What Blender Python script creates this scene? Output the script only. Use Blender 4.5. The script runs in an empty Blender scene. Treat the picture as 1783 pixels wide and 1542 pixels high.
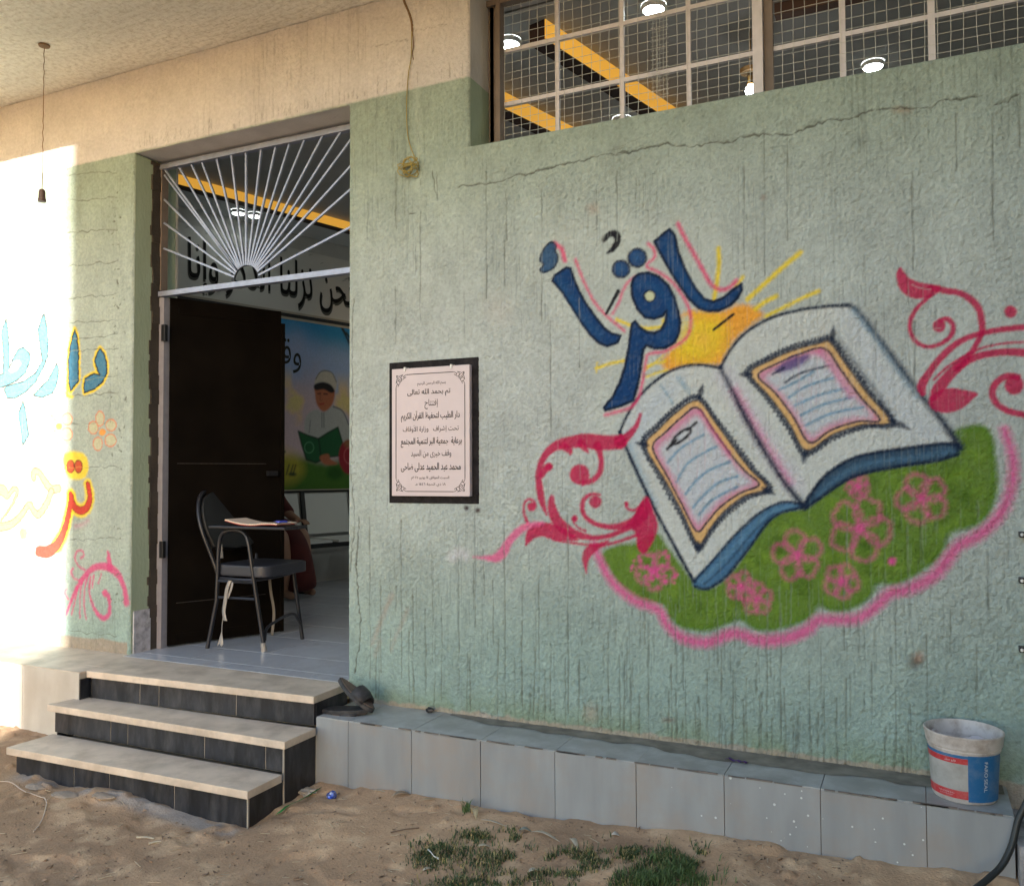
import bpy, bmesh, math, random
import numpy as np
import mathutils
from mathutils import Vector, Matrix
random.seed(7)
rng = np.random.default_rng(11)
sc = bpy.context.scene
COL = sc.collection
# ------------------------------------------------------------------ camera
FPX, CX, CY = 1500.0, 891.5, 771.0            # measured on the 1783 x 1542 photograph
TH, PT, RO = math.radians(25.2), math.radians(2.0), math.radians(0.27)
FW = np.array([-math.sin(TH)*math.cos(PT), math.cos(TH)*math.cos(PT), math.sin(PT)])
R0 = np.array([math.cos(TH), math.sin(TH), 0.0]); U0 = np.cross(R0, FW)
RT = R0*math.cos(RO)-U0*math.sin(RO); UP = U0*math.cos(RO)+R0*math.sin(RO)
CAM = np.array([0.0, -3.554, 1.02])
cam = bpy.data.cameras.new('camera'); camo = bpy.data.objects.new('camera', cam); COL.objects.link(camo)
cam.sensor_fit = 'HORIZONTAL'; cam.sensor_width = 36; cam.lens = 36*FPX/1783.0
cam.clip_start = 0.05; cam.clip_end = 500
M4 = Matrix.Identity(4)
for i in range(3):
    M4[i][0] = RT[i]; M4[i][1] = UP[i]; M4[i][2] = -FW[i]; M4[i][3] = CAM[i]
camo.matrix_world = M4
sc.camera = camo
# ------------------------------------------------------------------ light
SUN_EL = math.radians(11.5)
SAZ = np.array([0.42, -0.907]); SAZ = SAZ/np.linalg.norm(SAZ)      # horizontal direction towards the sun
world = bpy.data.worlds.new('World'); sc.world = world; world.use_nodes = True
wn = world.node_tree; bg = wn.nodes['Background']
sky = wn.nodes.new('ShaderNodeTexSky'); sky.sky_type = 'NISHITA'; sky.sun_disc = False
sky.sun_elevation = SUN_EL; sky.sun_rotation = math.atan2(SAZ[0], SAZ[1])
sky.air_density = 1.0; sky.dust_density = 1.0; sky.ozone_density = 1.0
wn.links.new(sky.outputs[0], bg.inputs[0]); bg.inputs[1].default_value = 0.15
sl = bpy.data.lights.new('sun', 'SUN'); sl.energy = 4.8; sl.angle = math.radians(0.5); sl.color = (1.0, 0.92, 0.80)
so = bpy.data.objects.new('sun', sl); COL.objects.link(so)
sdir = Vector((SAZ[0]*math.cos(SUN_EL), SAZ[1]*math.cos(SUN_EL), math.sin(SUN_EL)))
so.rotation_euler = sdir.to_track_quat('Z', 'Y').to_euler(); so.location = sdir*20
sc.view_settings.view_transform = 'Standard'; sc.view_settings.look = 'None'
sc.view_settings.exposure = 1.80; sc.view_settings.gamma = 1.0; sc.view_settings.use_curve_mapping = False
sc.cycles.max_bounces = 8; sc.cycles.diffuse_bounces = 5

# ------------------------------------------------------------------ measuring helpers: photo pixel -> point on a real plane
def ray(u, v): return FW+RT*((u-CX)/FPX)-UP*((v-CY)/FPX)
def onwall(u, v, y=0.0):
    r = ray(u, v); t = (y-CAM[1])/r[1]; return CAM+t*r
def onflat(u, v, z):
    r = ray(u, v); t = (z-CAM[2])/r[2]; return CAM+t*r
def onplane(u, v, p, n):
    r = ray(u, v); t = np.dot(np.array(p)-CAM, n)/np.dot(r, n); return CAM+t*r
# ------------------------------------------------------------------ object helpers
def tag(o, label=None, cat=None, group=None, kind=None):
    if label: o['label'] = label
    if cat: o['category'] = cat
    if group: o['group'] = group
    if kind: o['kind'] = kind
    return o
def empty(name, loc=(0,0,0), rz=0, **k):
    o = bpy.data.objects.new(name, None); COL.objects.link(o); o.empty_display_size = .05
    o.location = loc; o.rotation_euler = (0,0,rz); return tag(o, **k)
def parent(o, p):
    o.parent = p
    if p is not None:
        bpy_mats = p_matrix(p); o.matrix_parent_inverse = bpy_mats.inverted()
def p_matrix(p):
    m = Matrix.LocRotScale(p.location, p.rotation_euler, p.scale)
    if p.parent is not None: m = p_matrix(p.parent) @ p.matrix_parent_inverse @ m
    return m
class MB:
    def __init__(s): s.v = []; s.f = []; s.smooth = False
    def add(s, vs, fs):
        b = len(s.v); s.v += [tuple(map(float, q)) for q in vs]; s.f += [tuple(b+i for i in f) for f in fs]; return s
    def box(s, x0, x1, y0, y1, z0, z1):
        return s.add([(x0,y0,z0),(x1,y0,z0),(x1,y1,z0),(x0,y1,z0),(x0,y0,z1),(x1,y0,z1),(x1,y1,z1),(x0,y1,z1)],
              [(0,3,2,1),(4,5,6,7),(0,1,5,4),(1,2,6,5),(2,3,7,6),(3,0,4,7)])
    def prism(s, poly, z0, z1):
        n = len(poly)
        vs = [(p[0],p[1],z0) for p in poly]+[(p[0],p[1],z1) for p in poly]
        return s.add(vs, [tuple(range(n-1,-1,-1)), tuple(range(n,2*n))]+[(i,(i+1)%n,n+(i+1)%n,n+i) for i in range(n)])
    def bar(s, a, b, w, h, upv=(0,0,1)):
        a, b = Vector(a), Vector(b); d = (b-a).normalized(); u = Vector(upv)
        if abs(d.dot(u)) > .95: u = Vector((0,1,0))
        x = d.cross(u).normalized()*w/2; y = d.cross(x).normalized()*h/2
        vs = [p+sx*x+sy*y for p in (a,b) for sx,sy in ((-1,-1),(1,-1),(1,1),(-1,1))]
        return s.add(vs, [(0,1,2,3),(7,6,5,4),(0,4,5,1),(1,5,6,2),(2,6,7,3),(3,7,4,0)])
    def tube(s, pts, r, n=8, cap=True):
        pts = [Vector(p) for p in pts]; m = len(pts)
        rs = r if isinstance(r, (list, tuple)) else [r]*m
        t0 = (pts[1]-pts[0]).normalized(); ref = Vector((0,0,1)) if abs(t0.z) < .9 else Vector((1,0,0))
        nx = t0.cross(ref).normalized(); rings = []
        for i in range(m):
            t = (pts[min(i+1,m-1)]-pts[max(i-1,0)]).normalized()
            nx = (nx-t*nx.dot(t)); nx = nx.normalized() if nx.length > 1e-6 else t.orthogonal().normalized()
            ny = t.cross(nx)
            rings.append([pts[i]+(nx*math.cos(2*math.pi*k/n)+ny*math.sin(2*math.pi*k/n))*rs[i] for k in range(n)])
        vs = [q for rg in rings for q in rg]
        fs = [(i*n+k, i*n+(k+1)%n, (i+1)*n+(k+1)%n, (i+1)*n+k) for i in range(m-1) for k in range(n)]
        if cap: fs += [tuple(range(n-1,-1,-1)), tuple((m-1)*n+k for k in range(n))]
        s.smooth = True
        return s.add(vs, fs)
    def lathe(s, prof, n=32, c=(0,0)):
        vs = []; m = len(prof)
        for r, z in prof:
            for k in range(n):
                a = 2*math.pi*k/n; vs.append((c[0]+r*math.cos(a), c[1]+r*math.sin(a), z))
        s.smooth = True
        return s.add(vs, [(i*n+k, i*n+(k+1)%n, (i+1)*n+(k+1)%n, (i+1)*n+k) for i in range(m-1) for k in range(n)])
    def mesh(s, name):
        me = bpy.data.meshes.new(name); me.from_pydata(s.v, [], s.f); me.validate()
        bm = bmesh.new(); bm.from_mesh(me); bmesh.ops.recalc_face_normals(bm, faces=bm.faces); bm.to_mesh(me); bm.free()
        return me
    def build(s, name, mat, par=None, bevel=0, **k):
        me = s.mesh(name)
        if bevel:
            bm = bmesh.new(); bm.from_mesh(me)
            bmesh.ops.bevel(bm, geom=[e for e in bm.edges], offset=bevel, segments=2, profile=.6, affect='EDGES', clamp_overlap=True)
            bm.to_mesh(me); bm.free()
        me.materials.append(mat)
        if s.smooth:
            try: me.shade_smooth(); me.set_sharp_from_angle(angle=math.radians(40))
            except Exception: pass
        o = bpy.data.objects.new(name, me); COL.objects.link(o)
        if par is not None: parent(o, par)
        return tag(o, **k)
def copy_tree(o, par=None):
    c = o.copy(); COL.objects.link(c)
    if par is not None: c.parent = par
    for ch in [q for q in bpy.data.objects if q.parent == o]: copy_tree(ch, c)
    return c
# ------------------------------------------------------------------ materials
def mat(name, col=(.5,.5,.5), rough=.8, metal=0.0, var=.0, vscale=6.0, bump=0.0, bscale=80.0, dirt=None, dscale=3.0, damt=.5, spec=.5, stretch=(1,1,1), rnd=0.0, dstretch=False):
    m = bpy.data.materials.new(name); m.use_nodes = True; nt = m.node_tree; b = nt.nodes['Principled BSDF']
    b.inputs['Roughness'].default_value = rough; b.inputs['Metallic'].default_value = metal
    b.inputs['Specular IOR Level'].default_value = spec
    geo = nt.nodes.new('ShaderNodeNewGeometry'); mp = nt.nodes.new('ShaderNodeMapping'); mp.inputs['Scale'].default_value = stretch
    nt.links.new(geo.outputs['Position'], mp.inputs['Vector'])
    out = None
    rgb = nt.nodes.new('ShaderNodeRGB'); rgb.outputs[0].default_value = (*col,1); out = rgb.outputs[0]
    if var:
        n = nt.nodes.new('ShaderNodeTexNoise'); n.inputs['Scale'].default_value = vscale; n.inputs['Detail'].default_value = 6
        nt.links.new(mp.outputs[0], n.inputs['Vector'])
        mr = nt.nodes.new('ShaderNodeMapRange'); mr.inputs[1].default_value = .3; mr.inputs[2].default_value = .7
        mr.inputs[3].default_value = 1-var; mr.inputs[4].default_value = 1+var; nt.links.new(n.outputs[0], mr.inputs[0])
        mx = nt.nodes.new('ShaderNodeVectorMath'); mx.operation = 'SCALE'
        nt.links.new(out, mx.inputs[0]); nt.links.new(mr.outputs[0], mx.inputs['Scale']); out = mx.outputs[0]
    if rnd:
        oi = nt.nodes.new('ShaderNodeObjectInfo'); mr = nt.nodes.new('ShaderNodeMapRange'); mr.inputs[3].default_value = 1-rnd; mr.inputs[4].default_value = 1+rnd
        nt.links.new(oi.outputs['Random'], mr.inputs[0]); mx = nt.nodes.new('ShaderNodeVectorMath'); mx.operation = 'SCALE'
        nt.links.new(out, mx.inputs[0]); nt.links.new(mr.outputs[0], mx.inputs['Scale']); out = mx.outputs[0]
    if dirt:
        n = nt.nodes.new('ShaderNodeTexNoise'); n.inputs['Scale'].default_value = dscale; n.inputs['Detail'].default_value = 8; n.inputs['Roughness'].default_value = .65
        nt.links.new(mp.outputs[0] if dstretch else geo.outputs['Position'], n.inputs['Vector'])
        mr = nt.nodes.new('ShaderNodeMapRange'); mr.inputs[1].default_value = .45; mr.inputs[2].default_value = .72; mr.inputs[4].default_value = damt
        nt.links.new(n.outputs[0], mr.inputs[0]); mx = nt.nodes.new('ShaderNodeMix'); mx.data_type = 'RGBA'
        nt.links.new(mr.outputs[0], mx.inputs[0]); nt.links.new(out, mx.inputs[6]); mx.inputs[7].default_value = (*dirt,1); out = mx.outputs[2]
    nt.links.new(out, b.inputs['Base Color'])
    if bump:
        n = nt.nodes.new('ShaderNodeTexNoise'); n.inputs['Scale'].default_value = bscale; n.inputs['Detail'].default_value = 5
        nt.links.new(mp.outputs[0], n.inputs['Vector']); bp = nt.nodes.new('ShaderNodeBump'); bp.inputs['Strength'].default_value = 1
        bp.inputs['Distance'].default_value = bump; nt.links.new(n.outputs[0], bp.inputs['Height']); nt.links.new(bp.outputs[0], b.inputs['Normal'])
    return m
def attr_mat(name, rough=.85, bump=.0015, bscale=140., spec=.3, layer='paint'):
    m = bpy.data.materials.new(name); m.use_nodes = True; nt = m.node_tree; b = nt.nodes['Principled BSDF']
    b.inputs['Roughness'].default_value = rough; b.inputs['Specular IOR Level'].default_value = spec
    a = nt.nodes.new('ShaderNodeAttribute'); a.attribute_name = layer; geo = nt.nodes.new('ShaderNodeNewGeometry')
    n = nt.nodes.new('ShaderNodeTexNoise'); n.inputs['Scale'].default_value = bscale; n.inputs['Detail'].default_value = 6
    nt.links.new(geo.outputs['Position'], n.inputs['Vector'])
    n2 = nt.nodes.new('ShaderNodeTexNoise'); n2.inputs['Scale'].default_value = 60; n2.inputs['Detail'].default_value = 8
    nt.links.new(geo.outputs['Position'], n2.inputs['Vector'])
    mr = nt.nodes.new('ShaderNodeMapRange'); mr.inputs[1].default_value = .3; mr.inputs[2].default_value = .7; mr.inputs[3].default_value = .92; mr.inputs[4].default_value = 1.08
    nt.links.new(n2.outputs[0], mr.inputs[0]); mx = nt.nodes.new('ShaderNodeVectorMath'); mx.operation = 'SCALE'
    nt.links.new(a.outputs['Color'], mx.inputs[0]); nt.links.new(mr.outputs[0], mx.inputs['Scale']); nt.links.new(mx.outputs[0], b.inputs['Base Color'])
    if bump:
        bp = nt.nodes.new('ShaderNodeBump'); bp.inputs['Strength'].default_value = 1; bp.inputs['Distance'].default_value = bump
        nt.links.new(n.outputs[0], bp.inputs['Height']); nt.links.new(bp.outputs[0], b.inputs['Normal'])
    return m
def emit(name, col, s):
    m = bpy.data.materials.new(name); m.use_nodes = True; b = m.node_tree.nodes['Principled BSDF']
    b.inputs['Base Color'].default_value = (.8,.8,.8,1); b.inputs['Emission Color'].default_value = (*col,1); b.inputs['Emission Strength'].default_value = s
    return m
G_LOW = (.40,.50,.39); PINK = (.60,.57,.555)
m_green = mat('green_plaster', (.37,.45,.34), .9, var=.12, bump=.004, bscale=60, stretch=(1,1,.4), spec=.2)
m_pink = mat('peach_plaster', PINK, .9, var=.08, bump=.004, bscale=50, stretch=(1,1,.4), spec=.2)
m_soffit = mat('cream_soffit_plaster', (.84,.81,.73), .9, var=.10, vscale=3, bump=.030, bscale=34, stretch=(.35,1,1), spec=.2, dirt=(.36,.30,.20), dscale=34, damt=.5)
m_cement = mat('bare_cement', (.33,.31,.28), .95, var=.2, bump=.004, bscale=70)
m_marble = mat('beige_marble', (.64,.54,.45), .5, var=.14, vscale=9, dirt=(.36,.29,.23), dscale=6, damt=.8, bump=.0006, bscale=120)
m_black = mat('black_riser_tile', (.017,.019,.026), .36, var=.5, vscale=10, dirt=(.12,.12,.13), dscale=9, damt=.45, stretch=(2,2,.6), dstretch=True)
m_grout = mat('pale_grout', (.42,.38,.33), .95, var=.15)
m_joint = mat('dark_joint', (.21,.18,.165), .95, var=.15)
m_steel = mat('galvanised_frame_paint', (.34,.33,.38), .45, var=.10, vscale=20, metal=.3)
m_bar = mat('silver_painted_bar', (.36,.39,.50), .45, var=.12, vscale=25, metal=.55)
m_wbar = mat('white_painted_bar', (.66,.62,.66), .5, var=.08, vscale=20)
m_wire = mat('galvanised_wire', (.62,.61,.58), .5, metal=.2)
m_brown = mat('brown_frame', (.20,.155,.13), .6, var=.2)
m_door = mat('dark_door_paint', (.006,.0045,.0035), .75, var=.3, vscale=5, spec=.04)
m_dark = mat('dark_metal', (.03,.03,.035), .4, metal=.6)
m_floor = mat('grey_floor_tile', (.52,.54,.60), .20, var=.10, vscale=5, dirt=(.28,.26,.25), dscale=5, damt=.5, rnd=.05)
m_inwall = mat('interior_wall_paint', (.58,.57,.54), .8, var=.05)
m_inceil = mat('interior_ceiling_paint', (.38,.38,.37), .9, var=.05)
m_beamb = mat('brown_beam_paint', (.045,.022,.018), .8)
m_yel = emit('yellow_cove_strip', (1.0,.50,.07), .17)
m_yel.node_tree.nodes['Principled BSDF'].inputs['Base Color'].default_value = (.8,.42,.05,1)
m_led = emit('led_lamp', (.88,1.0,.97), 14.0); m_led_added = emit('added_led_lamp', (.88,1.0,.97), 26.0); m_led2 = emit('dim_led_lamp', (.88,1.0,.97), 3.2)
m_bulb = emit('bulb_light', (1,1,.98), 8.0)
m_white = mat('white_plastic', (.75,.74,.72), .45, var=.05)

# ------------------------------------------------------------------ numpy noise
def vnoise(X, Y, seed):
    r = np.random.default_rng(seed); T = r.random((256,256)).astype(np.float32)
    xi = np.floor(X).astype(np.int32); yi = np.floor(Y).astype(np.int32)
    fx = (X-xi).astype(np.float32); fy = (Y-yi).astype(np.float32)
    fx = fx*fx*(3-2*fx); fy = fy*fy*(3-2*fy)
    a = T[xi & 255, yi & 255]; b = T[(xi+1) & 255, yi & 255]; c = T[xi & 255, (yi+1) & 255]; d = T[(xi+1) & 255, (yi+1) & 255]
    return (a*(1-fx)+b*fx)*(1-fy)+(c*(1-fx)+d*fx)*fy
def fbm(X, Y, seed, o=4, g=.5):
    s = 0; a = 1; t = 0
    for i in range(o):
        s = s+a*vnoise(X*2**i+7.3*i, Y*2**i+3.1*i, seed+i); t += a; a *= g
    return s/t
def sst(a, b, x): 
    t = np.clip((x-a)/(b-a), 0, 1); return t*t*(3-2*t)
# ------------------------------------------------------------------ painter on a grid (xs, zs) in metres on the wall
def catmull(P, n=6, closed=False):
    P = np.array(P, float); m = len(P); out = []
    rngi = range(m if closed else m-1)
    for i in rngi:
        if closed: p0,p1,p2,p3 = P[(i-1)%m],P[i],P[(i+1)%m],P[(i+2)%m]
        else: p0,p1,p2,p3 = P[max(i-1,0)],P[i],P[i+1],P[min(i+2,m-1)]
        for k in range(n):
            t = k/n
            out.append(.5*((2*p1)+(-p0+p2)*t+(2*p0-5*p1+4*p2-p3)*t*t+(-p0+3*p1-3*p2+p3)*t**3))
    if not closed: out.append(P[-1])
    return np.array(out)
class Painter:
    def __init__(s, xs, zs, base, rough=1.0, conv=None):
        s.xs, s.zs = xs, zs; s.c = base; s.jit = None; s.miss = None; s.rough = rough; s.conv = conv
    def T(s, tr):                       # transform from a crop of the photo onto the wall
        ox, oy, k = tr
        return lambda p: s.conv(ox+p[0]/k, oy+p[1]/k)
    def window(s, x0, x1, z0, z1):
        i0, i1 = np.searchsorted(s.xs, x0), np.searchsorted(s.xs, x1); j0, j1 = np.searchsorted(s.zs, z0), np.searchsorted(s.zs, z1)
        return i0, i1, j0, j1
    def apply(s, w, sd, col, soft, alpha):
        i0,i1,j0,j1 = w
        if s.jit is not None: sd = sd+s.jit[i0:i1, j0:j1]*soft*.38*s.rough
        a = np.clip(.5-sd/(2*soft), 0, 1)*alpha
        if s.miss is not None: a = a*s.miss[i0:i1, j0:j1]
        a = a[..., None]
        c = np.array(col, np.float32)
        s.c[i0:i1, j0:j1] = s.c[i0:i1, j0:j1]*(1-a)+c*a
    def grid(s, w):
        i0,i1,j0,j1 = w
        return s.xs[i0:i1][:,None], s.zs[j0:j1][None,:]
    def segd(s, X, Z, a, b):
        dx, dz = b[0]-a[0], b[1]-a[1]; L = dx*dx+dz*dz+1e-12
        t = np.clip(((X-a[0])*dx+(Z-a[1])*dz)/L, 0, 1)
        return np.hypot(X-a[0]-t*dx, Z-a[1]-t*dz), t
    def poly(s, P, col, soft=.004, grow=0.0, alpha=1.0, line=None, lcol=None, smooth=True):
        P = catmull(P, 5, True) if smooth else np.array(P, float)
        m = abs(grow)+soft*2+(line or 0)+.004
        w = s.window(P[:,0].min()-m, P[:,0].max()+m, P[:,1].min()-m, P[:,1].max()+m)
        X, Z = s.grid(w)
        if X.size == 0 or Z.size == 0: return
        D = np.full((X.shape[0], Z.shape[1]), 9., np.float32); ins = np.zeros(D.shape, bool); n = len(P)
        for i in range(n):
            a, b = P[i], P[(i+1)%n]
            d, _ = s.segd(X, Z, a, b); np.minimum(D, d, out=D)
            if a[1] != b[1]:
                cr = ((a[1] > Z) != (b[1] > Z)) & (X < (b[0]-a[0])*(Z-a[1])/(b[1]-a[1])+a[0]); ins ^= cr
        sd = np.where(ins, -D, D)
        if col is not None: s.apply(w, sd-grow, col, soft, alpha)
        if line: s.apply(w, np.abs(sd)-line/2, lcol, min(soft, line*.7), 1.0)
        return
    def stroke(s, P, col, soft=.004, alpha=1.0, smooth=True, closed=False):      # P rows x, z, width
        P = catmull(P, 5, closed) if smooth else np.array(P, float)
        if closed: P = np.vstack([P, P[:1]])
        m = P[:,2].max()/2+soft*2+.004
        w = s.window(P[:,0].min()-m, P[:,0].max()+m, P[:,1].min()-m, P[:,1].max()+m)
        X, Z = s.grid(w)
        if X.size == 0 or Z.size == 0: return
        D = np.full((X.shape[0], Z.shape[1]), 9., np.float32)
        for i in range(len(P)-1):
            a, b = P[i], P[i+1]; d, t = s.segd(X, Z, a, b)
            np.minimum(D, d-(a[2]*(1-t)+b[2]*t)/2, out=D)
        s.apply(w, D, col, soft, alpha)
def wallconv(u, v):
    p = onwall(u, v); return (p[0], p[2])
class Pen:
    """draws in the pixel frame of one crop of the photograph; widths in crop pixels"""
    def __init__(s, painter, ox, oy, k, mpp):      # mpp: metres per photo pixel around there
        s.p = painter; s.t = painter.T((ox, oy, k)); s.k = k; s.m = mpp/k
    def poly(s, P, col, soft=8, grow=0, alpha=1., line=None, lcol=None, smooth=True):
        s.p.poly([s.t(q) for q in P], col, soft*s.m, grow*s.m, alpha, line*s.m if line else None, lcol, smooth)
    def stroke(s, P, col, w=None, soft=8, alpha=1., smooth=True, closed=False):
        s.p.stroke([(*s.t(q), (q[2] if len(q) > 2 else w)*s.m) for q in P], col, soft*s.m, alpha, smooth, closed)
    def dot(s, x, y, r, col, soft=8, alpha=1., ry=None, line=None, lcol=None, rot=0):
        ry = ry or r; c, sn = math.cos(rot), math.sin(rot)
        s.poly([(x+r*math.cos(a)*c-ry*math.sin(a)*sn, y+r*math.cos(a)*sn+ry*math.sin(a)*c) for a in np.linspace(0, 2*math.pi, 12, endpoint=False)], col, soft, 0, alpha, line, lcol)
# paint colours
BLUE=(.008,.050,.17); NAVY=(.010,.020,.05); CRIM=(.49,.012,.085); PNK=(.70,.10,.32); YEL=(.80,.62,.035); ORA=(.85,.38,.03)
GRN=(.12,.22,.022); GRN2=(.19,.32,.035); BLK=(.018,.018,.025); PAPER=(.56,.60,.60); LBL=(.10,.26,.42); TAN=(.68,.43,.18); PURP=(.12,.08,.25)

# ================================================================== FACADE WALL
DX = .0045
DOOR = (-4.083, -2.571, 2.888); WIN = (-1.882, 1.95, 2.560, 3.345); TOPZ = 3.38
def seq(*parts):
    out = []
    for a, b, d in parts:
        n = max(1, round((b-a)/d)); out += list(a+(b-a)*np.arange(n)/n)
    out.append(parts[-1][1]); return np.array(out)
xs = seq((-7.5,-5.35,.03), (-5.35,DOOR[0],.0048), (DOOR[0],DOOR[1],.006), (DOOR[1],WIN[0],DX), (WIN[0],.62,DX), (.62,WIN[1],.03), (WIN[1],3.2,.03))
zs = seq((-.5,-.12,.02), (-.12,WIN[2],DX), (WIN[2],DOOR[2],DX), (DOOR[2],WIN[3],.006), (WIN[3],TOPZ,.006))
X, Z = np.meshgrid(xs, zs, indexing='ij')
def relief(X, Z, lx):
    wx = X+.030*(fbm(X*16, Z*16, 71, 3)-.5); wz = Z+.034*(fbm(X*16, Z*16, 75, 3)-.5)
    a = vnoise(wx/.0145, wz/.021, 1); b = vnoise(wx/.0088, wz/.0115, 5)
    worm = np.clip(1-np.abs(2*a-1)*2.0, 0, 1); worm2 = np.clip(1-np.abs(2*b-1)*1.9, 0, 1)
    reg = fbm(X*3.1, Z*2.2, 21, 3); reg2 = sst(.35,.65,fbm(X*8, Z*6, 23, 3))
    gr = fbm(X/.011, Z/.013, 31, 2, .7); gr = sst(.40,.72,gr)
    h = .0022*worm*(.1+1.4*reg)*reg2+.0024*worm2*(.3+1.2*(1-reg2))+.0046*gr*(.35+1.0*reg)+.0012*fbm(X/.05, Z/.05, 37, 2)
    h += .008*(fbm(X*1.3, Z*1.3, 41, 3)-.5)                     # gentle unevenness
    st = vnoise(X/.007, Z/.16+9*vnoise(X/.007, Z*0, 8), 51)        # trowel drag marks, vertical
    stm = sst(.66, .90, st)*sst(.38, .66, fbm(X*2.6, Z*2.0, 61, 3))
    h -= .0030*stm
    return h+.006, worm, stm
H, worm, stm = relief(X, Z, xs)
H = H.astype(np.float32)
# long vertical scores in the plaster and the horizontal crack
gro = Painter(xs, zs, np.zeros((*X.shape, 1), np.float32))
gro.jit = (fbm(X*40, Z*12, 131, 2)-.5).astype(np.float32)*2
gd = random.Random(3)
def score(u0, v0, u1, v1, wd=2.6, al=1.):
    n = 9; pts = []
    for i in range(n):
        t = i/(n-1); q = wallconv(u0+(u1-u0)*t+gd.uniform(-.8,.8), v0+(v1-v0)*t); pts.append((*q, wd*.0022*gd.uniform(.25,1.2)))
    gro.stroke(pts, (1.,), .0025, al)
for u, v0, v1 in [(848,300,400),(848,400,520),(883,330,420),(944,330,560),(1040,330,430),(1075,300,420),(1108,312,380),(1296,290,470),(1331,235,480),(1371,235,420),(1588,300,400),(1590,400,470),
                  (1728,200,420),(1665,200,300),(1775,170,260),(880,420,500),(733,370,560),(762,300,350),(700,905,1180),(828,880,1090),(826,980,1060),(880,900,1180),(990,870,1240),(940,1000,1190),(860,1010,1120),
                  (1130,1080,1300),(1232,1170,1295),(1257,1130,1310),(1300,1180,1300),(1336,1030,1240),(1360,1050,1290),(1473,1180,1330),(1518,1150,1260),(1560,1020,1310),(1614,1100,1260),(1655,1060,1140),
                  (690,300,400),(705,330,380),(725,430,480),(1470,1000,1130),(1475,880,990),(1593,560,690),(1592,640,690),(1700,1120,1240),(1720,960,1060),(800,1000,1200),(770,1040,1220),(742,1060,1210),(720,1020,1200),
                  (1060,1100,1260),(1190,1110,1200),(1410,1150,1300),(1010,1120,1230),(960,1120,1240),(910,1080,1220),(645,900,1180),(664,1020,1170),(1525,560,700),(960,560,760),(1010,520,640),(690,500,600)]:
    score(u, v0, u+4*(v1-v0)/1000, v1)
for k in range(70):
    u = gd.uniform(630, 1783); v = gd.uniform(160, 1180); L = gd.uniform(15, 90)
    score(u, v, u+.3, v+L, gd.uniform(.8, 2.0), gd.uniform(.3, .8))
for k in range(60):                                                        # short cracks at the foot of the wall
    u = gd.uniform(650, 1600); vb = 1215+(u-640)*.143; score(u, vb-gd.uniform(40,140), u+gd.uniform(-3,3), vb-4, gd.uniform(1.5,3.4), 1.)
for k in range(90):
    u = gd.uniform(640, 1560); vb = 1215+(u-640)*.143; v1_ = vb-gd.uniform(20,260); score(u, v1_-gd.uniform(20,110), u+gd.uniform(-1,1), v1_, gd.uniform(1.2,2.8), gd.uniform(.5,1.))
for k in range(70):                                                        # scratches below the door lintel and above the paint edge
    u = gd.uniform(240, 815); vb = 268-.23*(u-233); L = gd.uniform(5,22); score(u, vb-L-gd.uniform(2,16), u+gd.uniform(-1,1), vb-gd.uniform(2,10), gd.uniform(1,2.2), .8)
crk = Painter(xs, zs, np.zeros((*X.shape, 1), np.float32)); crk.jit = gro.jit
def crack(P, w, al=1.0):
    pts = []
    for (a, b) in zip(P[:-1], P[1:]):
        n = max(2, int(math.hypot(b[0]-a[0], b[1]-a[1])/7))
        for i in range(n):
            t = i/n; q = wallconv(a[0]+(b[0]-a[0])*t+gd.uniform(-1.5,1.5), a[1]+(b[1]-a[1])*t+gd.uniform(-2.6,2.6)); pts.append((*q, w*.0022*gd.uniform(.2,1.5)))
    gro.stroke(pts, (1.,), .0022, al, smooth=False); crk.stroke(pts, (1.,), .0020, al, smooth=False)
crack([(800,326),(840,322),(870,320),(900,308),(945,298),(985,286),(1010,282),(1040,272),(1080,270),(1105,268)], 2.6)
crack([(1075,270),(1110,262),(1163,252),(1200,257),(1245,249),(1275,250),(1290,238),(1330,236),(1370,235),(1385,235),(1405,222),(1440,212),(1480,208),(1500,200),(1530,193)], 2.8)
crack([(1530,193),(1570,190),(1620,189),(1635,178),(1680,173),(1716,169)], 2.6)
crack([(1730,184),(1755,178),(1768,168),(1783,162)], 3.0)
crack([(1163,252),(1060,262),(1120,240),(1160,222)], 1.0, .5)
crack([(755,300),(758,330),(764,350)], 2.0); crack([(715,375),(735,373)], 2.4); crack([(730,190),(733,330)], 1.3, .6)
crack([(713,70),(660,80),(640,88)], 1.2, .6); crack([(725,55),(770,46),(790,42)], 1.2, .6)
crack([(628,900),(622,980),(630,1100),(618,1180)], 2.4)
crack([(617,520),(614,600),(616,700),(612,800),(619,905),(612,1000)], 2.0, .8)
for yv in [(305,300),(350,345),(405,400),(463,455),(520,512),(562,556),(590,583),(612,607),(662,655),(688,684),(738,736),(815,812),(940,936),(1098,1108)]:   # board marks on the left pillar
    crack([(122,yv[0]),(170,(yv[0]+yv[1])/2),(215,yv[1])], 1.7, .9)
for yv in (410,560,660,675,745,900): crack([(0,yv+14),(60,yv+6),(122,yv)], 1.6, .8)
for k in range(60):
    u = gd.gauss(207, 7); v = gd.uniform(310, 1050); crack([(u,v),(u+gd.uniform(-5,5),v+gd.uniform(2,8))], gd.uniform(1.5,4), .9)
g = gro.c[..., 0]
H -= .0045*g
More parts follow.
